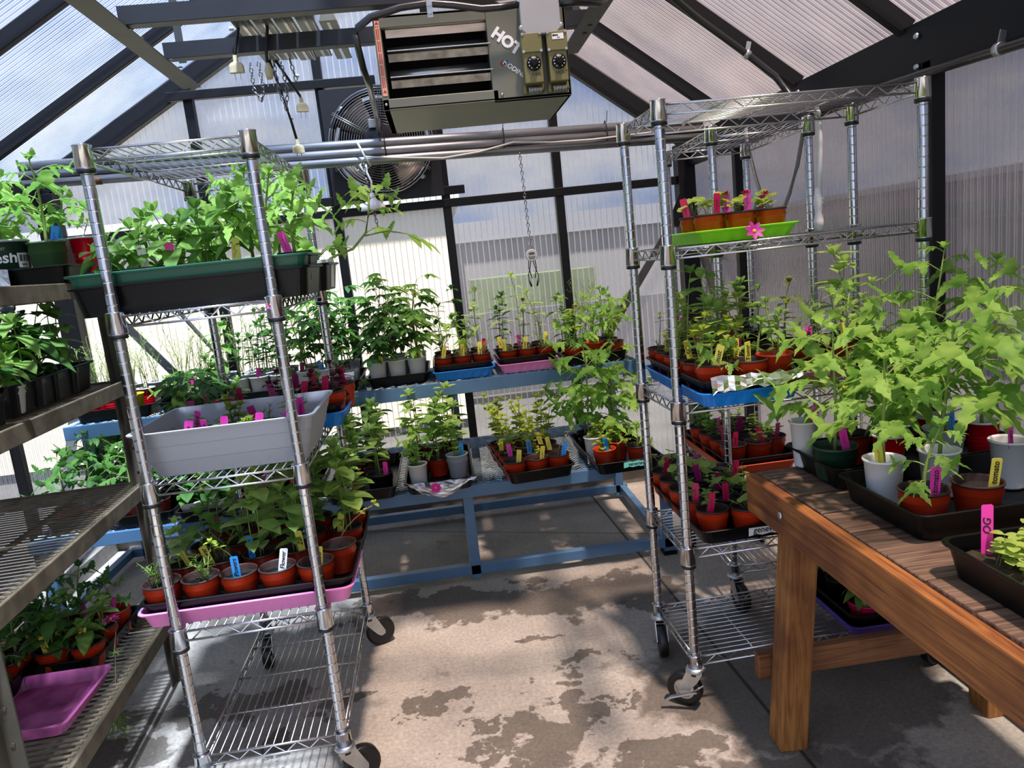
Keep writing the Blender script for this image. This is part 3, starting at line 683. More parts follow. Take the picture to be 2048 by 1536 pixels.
# ================================================================== pots
REDP = mat('red_plastic', 'c33a1c', .38, var=.12, scale=6); BRWN = mat('brown_plastic', '3a2925', .5, spec=.3); GREENP = mat('green_plastic', '3d5a34', .45); DGREENP = mat('dark_green_plastic', '1f3a2c', .4)
WHITEP = mat('white_plastic', 'e4e3e0', .42, var=.06, scale=9); SOLO = mat('red_cup_plastic', 'c40f22', .3); YELP = mat('yellow_plastic', 'e3c32a', .4); GREYP = mat('grey_white_plastic', 'b9bcbe', .45); PINKB = mat('pink_bowl_plastic', 'c2204a', .4)
SOIL = mat('potting_soil', '231a14', .95, var=.6, scale=90, bump=.8, col2='0c0907')
# kind: (top radius, base radius, height, outside, inside and rim, words)
POTS = dict(red=(.057,.043,.095,REDP,BRWN,'red-brown pot'), reds=(.049,.037,.085,REDP,BRWN,'small red-brown pot'), redall=(.057,.043,.10,REDP,REDP,'all-red pot'), blk=(.053,.041,.088,BLKP2,BLKP2,'black pot'), blks=(.047,.036,.08,BLKP2,BLKP2,'small black pot'), blkb=(.064,.050,.105,BLKP2,BLKP2,'large black pot'),
    wht=(.048,.036,.13,WHITEP,WHITEP,'white cup'), whtt=(.042,.030,.145,WHITEP,WHITEP,'tall white cup'), whts=(.052,.038,.085,WHITEP,WHITEP,'low white pot'), whtm=(.050,.038,.125,WHITEP,WHITEP,'white pot'), grn=(.064,.050,.10,DGREENP,DGREENP,'dark green pot'), grnl=(.060,.047,.14,GREENP,GREENP,'green pot'),
    solo=(.047,.033,.118,SOLO,WHITEP,'red party cup'), yel=(.047,.035,.11,YELP,YELP,'yellow cup'), gry=(.056,.044,.12,GREYP,GREYP,'grey-white pot'), bowl=(.060,.048,.065,PINKB,PINKB,'pink bowl'), solot=(.046,.032,.150,SOLO,WHITEP,'red party cup'), whte=(.054,.040,.155,WHITEP,GREYP,'white pot with pink emblem'), fresh=(.082,.066,.155,DGREENP,GREYP,'dark green lettered pot'),
    sqr=(.040,.031,.078,REDP,REDP,'square red pot'), sqb=(.048,.038,.085,BLKP2,BLKP2,'square black pot'), sqw=(.045,.036,.095,WHITEP,WHITEP,'square white pot'))
_pot = {}
def pot_mesh(kind):
    if kind in _pot: return _pot[kind]
    rt, rb, h, mo, mi, w = POTS[kind]; m = MB(); sq = kind.startswith('sq')
    if sq:
        q = lambda r, z: rrect(r, r, r*.18, 2, z)
        m.loops([q(rb, 0), q(rt*.94, h*.80), q(rt, h*.80), q(rt, h), q(rt-.003, h), q(rb*.97, h*.5)], [0, 0, 0, 1, 1, 1], capt=False)
        so = MB().loops([q(rb*.985, h*.5), q(rt*.90, h*.84)], capb=False)
    else:
        if kind in ('wht', 'whtt', 'solo', 'solot', 'yel', 'whtm', 'whte'):
            prof = [(rb-.002, .004), (rb, 0), (rb+.001, .006)]
            if kind[:4] == 'solo':
                for i in range(5): z = h*(.2+.1*i); r = rb+(rt-rb)*z/h; prof += [(r, z), (r-.0015, z+.004), (r+.0005, z+.008)]
            prof += [(rt-.002, h-.006), (rt+.002, h-.005, 1), (rt+.0025, h, 1), (rt-.0015, h+.001, 1), (rt-.003, h-.006, 1), (rb+(rt-rb)*.6-.003, h*.6, 1)]
        else:
            prof = [(rb-.004, .004), (rb-.001, 0), (rb+.001, .004), (rb+(rt-rb)*.72, h*.70), (rb+(rt-rb)*.72+.003, h*.715), (rt-.004, h-.008), (rt, h-.007, 1), (rt+.001, h-.002, 1), (rt-.002, h, 1), (rt-.0045, h-.004, 1), (rb+(rt-rb)*.5-.003, h*.5, 1)]
        m.lathe(prof, 22); so = None
    me = m.mesh('pot', [mo, mi]); zf = .74 if kind in ('wht', 'whtt', 'whtm', 'solo', 'solot') else .80
    if so is None:
        rs = (rb+(rt-rb)*zf)-.002; so = MB(); rs -= .0005; rn = random.Random(3); n0 = len(so.v); so.v.append((0, 0, h*zf+.003))
        for k, rr in ((10, .5), (10, .8), (10, 1.0)):
            for i in range(10): a = 2*PI*i/10; so.v.append((math.cos(a)*rs*rr, math.sin(a)*rs*rr, h*zf+rn.uniform(-.003, .004)*(rr < 1)))
        for i in range(10):
            j = (i+1) % 10; so.face([0, 1+i, 1+j], 0, True)
            for r_ in (0, 1): so.face([1+10*r_+i, 11+10*r_+i, 11+10*r_+j, 1+10*r_+j], 0, True)
    sm = so.mesh('soil', SOIL); _pot[kind] = (me, sm, h*zf); return _pot[kind]
TAGC = dict(y=('yellow', 'd8cc52'), p=('pink', 'e83fa6'), b=('blue', '1f86cf'), w=('white', 'e9e9e6'), r=('crimson', 'c0174f'), m=('magenta', '9a1460'))
INK = mat('ink', '1a1a1e', .6)
_tag = {}
def tag_mesh(c, L):
    if (c, L) in _tag: return _tag[(c, L)]
    m = MB(); w = .0118; poly = [(-w, .012), (0, 0), (w, .012), (w, L-.003), (w-.003, L), (-w+.003, L), (-w, L-.003)]
    m.prism(poly, -.0006, .0006); _tag[(c, L)] = m.mesh('plant_tag', mat('tag_'+TAGC[c][0], TAGC[c][1], .45)); return _tag[(c, L)]
_scr = {}
def scribble(seed):
    seed %= 5
    if seed in _scr: return _scr[seed]
    rn = random.Random(seed+50); m = MB(); x = -.017; pts = []
    while x < .017:
        pts.append((x, rn.uniform(-.004, .005), 0)); x += rn.uniform(.0015, .0035)
    m.tube(pts, .00055, 4); _scr[seed] = m.mesh('lettering', INK); return _scr[seed]
ORD = ['first', 'second', 'third', 'fourth', 'fifth', 'sixth', 'seventh']
def ordinal(i, n):
    if n == 1: return ''
    if i == 0: return 'leftmost'
    if i == n-1: return 'rightmost'
    if n == 3: return 'middle'
    return ORD[i]+' from left'
def rowname(i, n):
    if n == 1: return ''
    if i == 0: return 'front row'
    if i == n-1: return 'back row'
    if n == 3: return 'middle row'
    return ORD[i]+' row'
seed = [100]; NP = [0]; NT = [0]
def add_tag(x, y, z, spec, rnd, where, L=.098):
    c, txt = spec[0], spec[1:]
    t = link('plant_tag', tag_mesh(c, L), None, (x, y, z-.018), (rnd.uniform(-.12, .2), rnd.uniform(-.28, .28), rnd.uniform(-.5, .45)))
    t['category'] = 'plant tag'; t['label'] = (lambda q: q if len(q.split()) < 17 else q.replace('the ', ''))('%s tag %sin %s' % (TAGC[c][0], ('reading '+txt+' ') if txt else '', where))
    me = text_mesh(txt, INK, .022 if len(txt) < 6 else .0195, .0002, .25, .0003) if txt else scribble(NT[0])
    link('lettering', me, t, (0, -.0010, L*.62), (PI/2, -PI/2, 0)); NT[0] += 1
    return t
def plant_pot(x, y, z, kind, plant, h, tags, label, where, group=None, tilt=None):
    seed[0] += 1; rnd = random.Random(seed[0]); me, sm, zs = pot_mesh(kind)
    t = thing(PTHING.get(plant, 'potted_zinnia'), label, 'potted plant' if plant != 'none' else 'pot', (x, y, z), 0, group, tilt or (0, 0, rnd.uniform(0, .4)))
    link('pot', me, t); link('soil', sm, t)
    g = globals()['g_'+plant](rnd, h) if plant != 'none' else None
    if g:
        st, lf, fl, M, SMt = g
        if st.f: st.build('stem', SMt, t, (0, 0, zs-.004))
        if lf.f: lf.build('foliage', M, t, (0, 0, zs-.004))
        if fl: fl.build('flower', [FLR if 'red' in plant else FLM, FLY], t, (0, 0, zs-.004))
    rt = POTS[kind][0]
    for i, sp in enumerate(tags):
        a = rnd.uniform(-2.6, -.5) if i == 0 else rnd.uniform(-2.6, -.5)+1.9
        add_tag(x+math.cos(a)*rt*.55, y+math.sin(a)*rt*.5, z+zs, sp, rnd, where)
    NP[0] += 1
    return t

# ================================================================== trays
TRC = dict(black=BLKP, blue=mat('tray_blue', '0f78cf', .4), pink=mat('tray_pink', 'e583bd', .42), pinkd=mat('tray_pink_dirty', 'd870ae', .35, col2='7a3a62', scale=9), lime=mat('tray_lime', '7ed321', .4), orange=mat('tray_orange', 'c4421f', .4), purple=mat('tray_purple', '6a4fb0', .42), green=mat('tray_green', '1f5a44', .4), grey=mat('tub_grey', 'a9adb3', .5))
def tray(col, cx, cy, z, lx, ly, h, label, yaw=0., wave=0, name='seed_tray', inset=.022, group=None, ribs=0):
    hx, hy = lx/2, ly/2; sd = 9; m = MB()
    def lp(ins, zz, wv=0., r=.03):
        p = rrect(hx-ins, hy-ins, r, 4, zz, sd)
        if wv: p = [(a*(1-wv/hx*(i % 2)), b*(1-wv/hy*(i % 2)), c) for i, (a, b, c) in enumerate(p)]
        return p
    L = [lp(inset, 0, wave)]
    if ribs:
        for k in range(ribs): zz = h*(k+1)/(ribs+1); i0 = inset+(.009-inset)*zz/h; L += [lp(i0, zz-.002), lp(i0-.003, zz+.001)]
    L += [lp(.010, h-.008), lp(.0015, h-.007), lp(0, h-.002), lp(.003, h), lp(.010, h-.001), lp(inset+.003, .005, wave)]
    m.loops(L, None, sm=False)
    o = m.build(name, TRC[col], None, (cx, cy, z), (0, 0, yaw)); o['label'] = label; o['category'] = 'tray' if name != 'storage_tub' else 'tub'
    if group: o['group'] = group
    return o
def fill(phrase, z, rows, group):
    for ri, row in enumerate(rows):
        for pi, p in enumerate(row):
            x, y, kind, plant, h = p[:5]; tags = p[5].split(',') if len(p) > 5 and p[5] else []
            pos = ', '.join(q for q in (ordinal(pi, len(row)), rowname(ri, len(rows))) if q)
            lab = '%s of %s, %s, %s' % (POTS[kind][5], PNAME[plant], pos, phrase)
            where = 'the %s pot, %s' % (pos, phrase)
            plant_pot(x, y, z, kind, plant, h, tags, lab, where, group)
# ------------------------------------------------------------------ left wire rack
tray('black', -.695, 2.29, 1.548, .67, .29, .085, 'deep black tray under the green tray, front of left rack top load')
tray('green', -.695, 2.29, 1.563, .67, .29, .105, 'dark green tray nested in a black tray high on the left rack', inset=.03)
tray('black', -.69, 2.605, 1.548, .68, .29, .09, 'deep black tray behind the green tray on the left rack')
fill('green tray', 1.59, [[(-.965,2.28,'reds','pepper',.10), (-.862,2.27,'reds','pepper',.16,'w'), (-.762,2.28,'reds','pepper',.13,'p'), (-.672,2.28,'blks','pepper',.17), (-.588,2.25,'sqr','pepper',.20,'y'), (-.500,2.25,'sqr','tomato',.26), (-.415,2.27,'sqb','tomato',.24,'p')],
    [(-.92,2.375,'reds','pepper',.14), (-.80,2.37,'reds','pepper',.18), (-.69,2.375,'reds','pepper',.15), (-.56,2.365,'sqr','tomato',.28)]], 'pots in the green tray')
fill('black tray behind green tray', 1.555, [[(-.93,2.60,'red','pepper',.16), (-.80,2.60,'red','pepper',.2), (-.66,2.60,'red','tomato',.26), (-.53,2.60,'sqb','tomato',.32), (-.405,2.62,'sqw','vine',.26)]], 'pots behind the green tray')
tray('grey', -.685, 2.375, 1.058, .545, .43, .145, 'grey plastic tub on the middle shelf of the left rack', name='storage_tub', inset=.05, ribs=2)
fill('grey tub', 1.066, [[(-.84,2.275,'blks','needle',.06,'pcallie'), (-.735,2.275,'blks','seedling',.07,'psnips,p'), (-.63,2.275,'blks','basil_light',.06,'p'), (-.525,2.275,'blks','needle',.07,'psnup,pchives')],
    [(-.84,2.46,'blks','seedling',.06,'pvijns'), (-.735,2.46,'blks','basil_light',.10), (-.63,2.46,'blks','needle',.08,'m'), (-.525,2.46,'blks','seedling',.10,'pcc,p')]], 'pots in the grey tub')
tray('black', -.87, 2.79, 1.058, .30, .33, .06, 'black tray behind the left half of the grey tub')
fill('black tray behind tub left', 1.064, [[(-.955,2.70,'blks','tomato',.10,'m'), (-.85,2.70,'blks','seedling',.09,'r'), (-.765,2.72,'blks','seedling',.07,'m')], [(-.95,2.85,'blk','lobed',.13,'p'), (-.81,2.86,'blk','basil',.10,'r')]], 'pots behind the grey tub')
tray('blue', -.545, 2.79, 1.058, .31, .33, .055, 'blue tray under a black tray, rear of left rack middle shelf', wave=.004)
tray('black', -.545, 2.79, 1.083, .30, .32, .06, 'black tray nested in blue tray, rear of left rack middle shelf')
fill('blue-based tray behind tub', 1.09, [[(-.63,2.71,'blks','purple',.12,'m'), (-.535,2.71,'blks','purple',.10,'r'), (-.445,2.70,'red','purple',.07,'r')], [(-.62,2.85,'blk','purple',.14,'m'), (-.525,2.85,'red','seedling',.10,'r'), (-.43,2.87,'red','purple',.10,'r')]], 'pots over the blue tray')
tray('pink', -.698, 2.312, .604, .65, .315, .052, 'bright pink tray under black tray on the left rack', wave=.0)
tray('black', -.692, 2.312, .63, .645, .31, .056, 'black tray nested in the bright pink tray on the left rack')
fill('pink tray, left rack', .637, [[(-.955,2.222,'red','needle',.10), (-.838,2.222,'red','needle',.14), (-.722,2.222,'red','bare',.16,'bPowers'), (-.605,2.222,'red','none',0,'wFlower'), (-.488,2.222,'red','bare',.12,'yFluer')],
    [(-.93,2.36,'red','zinnia',.16,'y'), (-.81,2.36,'red','needle',.15,'yFlower'), (-.69,2.365,'red','zinnia',.28,'bPowers'), (-.57,2.365,'red','zinnia',.30,'yZB'), (-.432,2.345,'red','bare',.15)]], 'pots in the pink tray')
tray('black', -.688, 2.66, .604, .63, .34, .07, 'black tray of red pots behind the pink tray on left rack')
fill('black tray behind pink tray', .612, [[(-.93,2.575,'red','pepper',.14), (-.81,2.575,'red','zinnia',.2), (-.69,2.575,'red','zinnia',.34), (-.565,2.575,'red','zinnia',.32,'bZB'), (-.438,2.575,'red','zinnia',.30,'yZB')],
    [(-.93,2.735,'red','zinnia',.2,'r'), (-.81,2.735,'red','purple',.14), (-.69,2.735,'red','zinnia',.25), (-.565,2.735,'red','zinnia',.33), (-.44,2.74,'red','zinnia',.36,'y')]], 'pots behind the pink tray')
# ------------------------------------------------------------------ blue bench, lower deck
DZ = .519
tray('black', -1.86, 3.86, DZ, .31, .64, .06, 'black tray at the far left end of the lower blue bench')
fill('leftmost tray, lower blue bench', DZ+.006, [[(-1.94,3.66,'red','tomato_dark',.28), (-1.81,3.66,'red','tomato_dark',.25,'b')], [(-1.93,3.85,'blk','tomato_dark',.34), (-1.80,3.85,'red','tomato_dark',.3)], [(-1.93,4.04,'blk','tomato_dark',.36), (-1.80,4.04,'blk','tomato_dark',.3,'b')]], 'pots at the left end of the lower blue bench')
tray('black', -1.53, 3.80, DZ, .30, .64, .06, 'black tray behind the staging post on the lower blue bench')
fill('second tray, lower blue bench', DZ+.006, [[(-1.60,3.58,'red','tomato_dark',.28), (-1.48,3.58,'red','tomato_dark',.22)], [(-1.60,3.78,'blk','tomato_dark',.34,'b'), (-1.47,3.78,'blk','tomato_dark',.3)], [(-1.60,3.98,'blk','tomato_dark',.36), (-1.47,3.98,'blk','tomato_dark',.3)]], 'pots on the second tray of the lower blue bench')
tray('black', -1.21, 3.74, DZ, .31, .62, .06, 'black tray of low white pots on the lower blue bench')
fill('tray of low white pots', DZ+.006, [[(-1.30,3.505,'whts','pepper_dark',.10), (-1.18,3.50,'whts','pepper_dark',.12)], [(-1.29,3.64,'whts','zinnia_light',.16), (-1.155,3.63,'whts','pepper_dark',.14)], [(-1.29,3.80,'blk','tomato_dark',.28), (-1.15,3.80,'blk','zinnia_dark',.3)]], 'pots in the tray of low white pots')
tray('black', -.86, 3.76, DZ, .31, .62, .06, 'black tray behind left rack casters on the lower blue bench')
fill('fourth tray, lower blue bench', DZ+.006, [[(-.93,3.55,'reds','purple',.12,'r'), (-.80,3.55,'reds','bare',.14,'r')], [(-.93,3.70,'blk','purple',.14), (-.80,3.70,'reds','zinnia',.2,'r')], [(-.93,3.9,'red','zinnia',.28), (-.80,3.9,'red','zinnia',.3)]], 'pots on the fourth tray of the lower blue bench')
tray('black', -.49, 3.73, DZ, .35, .66, .06, 'black tray with a big black pot, lower blue bench')
fill('big black pot tray', DZ+.006, [[(-.55,3.49,'reds','zinnia',.2), (-.40,3.50,'blkb','zinnia_one',.3,'p')], [(-.57,3.65,'red','zinnia',.3), (-.435,3.65,'red','zinnia',.34)], [(-.57,3.80,'red','zinnia',.36), (-.435,3.80,'red','zinnia',.3)], [(-.57,3.94,'red','zinnia',.38), (-.435,3.94,'red','zinnia',.4)]], 'pots in the big black pot tray')
tray('black', -.115, 3.73, DZ, .34, .66, .06, 'black tray with plastic film and magenta flower, lower blue bench')
fill('film-draped tray', DZ+.006, [[(-.215,3.485,'wht','basil',.12), (-.02,3.62,'gry','zinnia',.26,'b')], [(-.22,3.65,'reds','tomato',.2), (-.12,3.69,'red','zinnia',.3)], [(-.215,3.80,'red','zinnia',.34), (-.06,3.80,'red','zinnia',.36)], [(-.215,3.95,'red','zinnia_one',.4), (-.06,3.95,'red','zinnia',.38)]], 'pots in the film-draped tray')
tray('black', .345, 3.70, DZ, .34, .66, .06, 'black tray of red pots on bare blue mesh, lower bench', R(6))
fill('tray of pale zinnias', DZ+.006, [[(.255,3.45,'red','none',0,'y'), (.365,3.46,'red','bare',.05,'y'), (.475,3.475,'red','bare',.12,'b')], [(.245,3.575,'red','zinnia_light',.18,'p'), (.355,3.585,'red','zinnia_light',.22,'bhosta'), (.465,3.60,'red','none',0,'y')],
    [(.23,3.70,'red','zinnia_light',.24,'y'), (.34,3.71,'red','zinnia_light',.26), (.45,3.725,'red','zinnia_light',.22,'y')], [(.215,3.83,'red','zinnia_light',.28), (.33,3.84,'red','zinnia_light',.24), (.44,3.85,'red','zinnia_light',.26,'y')]], 'pots of pale zinnias')
tray('black', .79, 3.66, DZ, .34, .66, .06, 'black tray with teal tape, right end of lower blue bench', R(2))
fill('teal-taped tray', DZ+.006, [[(.70,3.44,'redall','basil_light',.09,'b'), (.87,3.45,'red','tomato',.12,'y')], [(.675,3.575,'wht','basil_light',.10), (.79,3.56,'redall','basil',.14)], [(.68,3.72,'blk','tomato_full',.56), (.82,3.70,'solo','tomato_full',.34)], [(.69,3.86,'blk','tomato_full',.62), (.83,3.86,'blk','tomato_full',.52)]], 'pots in the teal-taped tray')
# ------------------------------------------------------------------ blue bench, raised shelf
HZ = .982
tray('black', -1.74, 4.11, HZ, .40, .50, .06, 'black tray of red cups, left end of the raised blue shelf')
fill('red cup tray', HZ+.006, [[(-1.86,3.93,'solo','feathery',.3), (-1.755,3.93,'solo','feathery',.26), (-1.64,3.93,'yel','feathery',.22)], [(-1.86,4.06,'solo','feathery',.34), (-1.75,4.06,'solo','feathery',.3), (-1.63,4.06,'solo','feathery',.34)], [(-1.86,4.2,'wht','feathery',.38), (-1.74,4.2,'wht','feathery',.36), (-1.62,4.2,'wht','feathery',.4)]], 'pots in the red cup tray')
tray('black', -1.35, 4.11, HZ, .34, .50, .06, 'black tray of black pots and white cups on raised blue shelf')
fill('second tray, raised blue shelf', HZ+.006, [[(-1.455,3.93,'blk','tomato',.10), (-1.345,3.93,'blk','lobed',.12,'p'), (-1.235,3.93,'blkb','pepper',.16)], [(-1.455,4.07,'redall','feathery',.34), (-1.345,4.07,'redall','feathery',.36), (-1.24,4.08,'wht','pepper',.3)], [(-1.455,4.21,'wht','feathery',.4), (-1.345,4.21,'wht','feathery',.38), (-1.24,4.22,'wht','feathery',.42)]], 'pots on the second tray of the raised shelf')
tray('black', -1.0, 4.11, HZ, .33, .50, .06, 'black tray of white pots behind left rack on raised shelf')
fill('third tray, raised blue shelf', HZ+.006, [[(-1.10,3.93,'whtm','zinnia_dark',.25), (-1.0,3.93,'whtm','zinnia_dark',.3,'p'), (-.895,3.93,'whtm','zinnia_dark',.32)], [(-1.10,4.07,'whtm','feathery',.4), (-1.0,4.07,'whtm','zinnia_dark',.36), (-.895,4.07,'whtm','zinnia_dark',.38)], [(-1.10,4.21,'whtm','feathery',.42), (-1.0,4.21,'whtm','zinnia_dark',.4), (-.895,4.21,'whtm','zinnia_dark',.42)]], 'pots on the third tray of the raised shelf')
tray('black', -.645, 4.10, HZ, .34, .50, .06, 'black tray holding the lettered square pot on raised shelf')
fill('square pot tray', HZ+.006, [[(-.755,3.93,'whtm','lobed',.34,'m'), (-.655,3.93,'whtm','lobed',.38,'b'), (-.555,3.925,'sqw','zinnia_dark',.3)], [(-.755,4.06,'redall','lobed',.38), (-.65,4.06,'redall','zinnia_dark',.4,'b'), (-.55,4.05,'sqw','lobed',.38)], [(-.755,4.2,'whtm','lobed',.42), (-.65,4.2,'whtm','lobed',.44), (-.55,4.19,'whtm','lobed',.42)]], 'pots around the square lettered pot')
tray('black', -.28, 4.12, HZ, .34, .50, .055, 'black tray of white pots at middle of raised blue shelf')
fill('white pot tray', HZ+.006, [[(-.385,3.945,'whtm','lobed',.20,'y'), (-.28,3.945,'whtm','lobed',.30,'y'), (-.175,3.945,'whtm','lobed',.26,'y')], [(-.385,4.07,'whtm','lobed',.40), (-.28,4.07,'whtm','lobed',.44), (-.175,4.07,'whtm','lobed',.40)], [(-.385,4.2,'whtm','lobed',.46), (-.28,4.2,'whtm','lobed',.48), (-.175,4.2,'whtm','lobed',.44)]], 'pots in the white pot tray')
tray('blue', .072, 4.09, HZ, .335, .50, .05, 'blue tray under black tray on the raised blue shelf', wave=.004)
tray('black', .072, 4.09, HZ+.027, .325, .49, .055, 'black tray nested in blue tray on the raised blue shelf')
fill('blue tray, raised shelf', HZ+.034, [[(-.03,3.92,'reds','bare',.12,'y'), (.072,3.92,'reds','needle',.10,'y'), (.175,3.92,'reds','needle',.10,'y')], [(-.03,4.05,'reds','feathery',.16), (.072,4.05,'reds','tomato',.22,'y'), (.175,4.05,'reds','zinnia_one',.26,'r')], [(-.03,4.18,'reds','zinnia_dark',.3), (.072,4.18,'reds','zinnia_dark',.36), (.175,4.18,'reds','zinnia_one',.34)]], 'pots over the blue tray on the raised shelf')
tray('pink', .422, 4.09, HZ, .335, .50, .05, 'pink tray under black tray on the raised blue shelf', wave=.004)
tray('black', .422, 4.09, HZ+.027, .325, .49, .055, 'black tray nested in pink tray on the raised blue shelf')
fill('pink tray, raised shelf', HZ+.034, [[(.32,3.92,'reds','needle',.09,'y'), (.422,3.92,'reds','needle',.09,'y'), (.525,3.92,'reds','needle',.12)], [(.32,4.05,'reds','zinnia_one',.26,'y'), (.422,4.05,'reds','zinnia_bloom',.26,'p'), (.525,4.05,'reds','zinnia_one',.3,'y')], [(.32,4.18,'blks','zinnia_dark',.3), (.422,4.18,'blks','zinnia_one',.4), (.525,4.18,'blks','feathery',.34)]], 'pots over the pink tray on the raised shelf')
tray('black', .79, 4.10, HZ, .36, .50, .055, 'black tray behind the tall tomatoes, right end of raised shelf')
fill('right end tray, raised shelf', HZ+.006, [[(.68,3.93,'red','zinnia_bloom',.22), (.79,3.93,'redall','tomato',.2), (.90,3.93,'red','tomato',.26)], [(.68,4.07,'red','zinnia',.26), (.79,4.07,'red','feathery',.4), (.90,4.07,'red','basil_light',.2)], [(.68,4.2,'blk','zinnia_dark',.28), (.79,4.2,'blk','feathery',.4), (.90,4.2,'blk','tomato',.3)]], 'pots at the right end of the raised shelf')
# ------------------------------------------------------------------ near right rack
tray('lime', .985, 2.47, 1.571, .345, .40, .04, 'lime green tray of red pots on the right wire rack', wave=.003)
fill('lime tray', 1.577, [[(.885,2.36,'reds','nasturtium',.07,'r'), (.99,2.36,'reds','nasturtium_red',.08,'p'), (1.095,2.36,'reds','nasturtium_red',.07)], [(.88,2.48,'reds','nasturtium',.08,'r'), (.985,2.48,'reds','nasturtium_red',.09,'p'), (1.09,2.48,'reds','nasturtium',.08,'m')]], 'pots in the lime tray')
tray('blue', .91, 2.45, 1.076, .335, .66, .048, 'big blue tray under the foil-edged black tray, right rack', wave=.003)
tray('black', .91, 2.45, 1.104, .32, .645, .056, 'black tray with foil edge nested in blue tray, right rack')
fill('foil-edged tray', 1.111, [[(.812,2.20,'red','tomato',.09,'ynust'), (.925,2.19,'red','none',0,'yTomr'), (1.02,2.215,'redall','zinnia',.18)], [(.805,2.315,'reds','zinnia_light',.16,'yGE'), (.91,2.31,'reds','basil_light',.14,'ynusto'), (1.015,2.33,'reds','tomato',.12)],
    [(.805,2.42,'reds','zinnia_one',.30,'yGE'), (.91,2.42,'reds','zinnia',.28), (1.015,2.435,'reds','zinnia_bloom',.20,'p')], [(.805,2.525,'reds','zinnia_light',.2), (.91,2.525,'reds','zinnia_one',.34), (1.015,2.535,'reds','zinnia_light',.2,'m')],
    [(.805,2.63,'reds','needle',.08,'yGB'), (.91,2.63,'reds','needle',.12,'p'), (1.015,2.635,'reds','feathery',.28,'r')], [(.805,2.725,'reds','bare',.14), (.91,2.725,'reds','zinnia_light',.2), (1.015,2.73,'reds','needle',.14)]], 'pots in the foil-edged tray')
tray('pink', 1.315, 2.45, 1.076, .37, .33, .045, 'pink tray behind the table tomatoes on the right rack')
tray('black', 1.315, 2.45, 1.101, .36, .32, .056, 'black tray nested in pink tray behind the table tomatoes')
fill('pink tray on right rack', 1.108, [[(1.20,2.36,'red','needle',.14,'pcalla'), (1.315,2.36,'red','tomato',.18,'y'), (1.43,2.36,'red','zinnia',.2)], [(1.20,2.51,'red','zinnia_bloom',.22), (1.315,2.51,'red','needle',.18), (1.43,2.51,'red','zinnia',.30)]], 'pots in the pink tray on the right rack')
tray('black', .92, 2.56, .580, .33, .63, .052, 'black tray with white tape reading genevieve on right rack')
fill('taped genevieve tray', .587, [[(.83,2.335,'red','seedling',.07,'r'), (.945,2.315,'red','nasturtium',.06), (1.03,2.42,'red','nasturtium',.07,'r')], [(.815,2.455,'red','seedling',.06,'r'), (.925,2.44,'blk','nasturtium',.09,'r'), (1.03,2.545,'blk','seedling',.07)],
    [(.812,2.575,'red','nasturtium',.07), (.92,2.56,'blk','seedling',.07,'m'), (1.03,2.665,'blk','needle',.05,'r')], [(.812,2.695,'red','nasturtium',.07), (.92,2.68,'blk','nasturtium',.09,'m'), (1.03,2.785,'blk','none',0)], [(.812,2.81,'red','nasturtium',.10,'r'), (.92,2.80,'blk','nasturtium',.06,'m')]], 'pots in the genevieve tray')
tray('purple', 1.40, 2.50, .191, .31, .60, .04, 'purple tray under a black tray, bottom shelf of right rack')
tray('black', 1.40, 2.50, .214, .30, .59, .055, 'black tray nested in purple tray, bottom shelf of right rack')
fill('purple-based tray', .221, [[(1.345,2.285,'bowl','pepper',.10,'w'), (1.465,2.30,'blk','pepper',.12)], [(1.335,2.43,'blk','seedling',.10,'m'), (1.465,2.43,'blk','pepper',.10)], [(1.335,2.56,'blk','pepper',.10), (1.465,2.56,'blk','pepper',.12)], [(1.33,2.71,'gry','none',0), (1.465,2.70,'blk','pepper',.10)]], 'pots in the purple-based tray')
# ------------------------------------------------------------------ far right rack
tray('black', 1.21, 3.215, 1.076, .33, .58, .06, 'black tray of black pots on the narrow rear rack')
fill('rear rack black tray', 1.083, [[(1.10,3.0,'reds','feathery',.2), (1.205,3.0,'blk','needle',.10), (1.315,3.0,'blk','zinnia',.2)], [(1.10,3.18,'blk','needle',.10), (1.205,3.18,'blk','seedling',.08,'m'), (1.315,3.18,'blk','zinnia',.22)], [(1.10,3.38,'blk','seedling',.06,'p'), (1.205,3.38,'blk','seedling',.1), (1.315,3.38,'blk','feathery',.2,'r')]], 'pots in the rear rack black tray')
tray('orange', 1.265, 3.19, .580, .33, .60, .045, 'orange tray under a black tray on the narrow rear rack')
tray('black', 1.265, 3.19, .603, .32, .59, .05, 'black tray nested in the orange tray on narrow rear rack')
fill('orange-based tray', .61, [[(1.165,2.97,'red','none',0,'r'), (1.275,2.97,'red','seedling',.07,'r'), (1.37,3.03,'red','seedling',.06,'m')], [(1.165,3.09,'red','seedling',.07,'r'), (1.27,3.09,'blk','none',0), (1.37,3.15,'blk','seedling',.05)], [(1.16,3.21,'red','basil',.10,'p'), (1.27,3.21,'red','needle',.08,'m'), (1.37,3.28,'blk','seedling',.06)], [(1.16,3.34,'red','basil',.10), (1.27,3.34,'red','seedling',.10,'r'), (1.36,3.41,'blk','seedling',.08)]], 'pots in the orange-based tray')
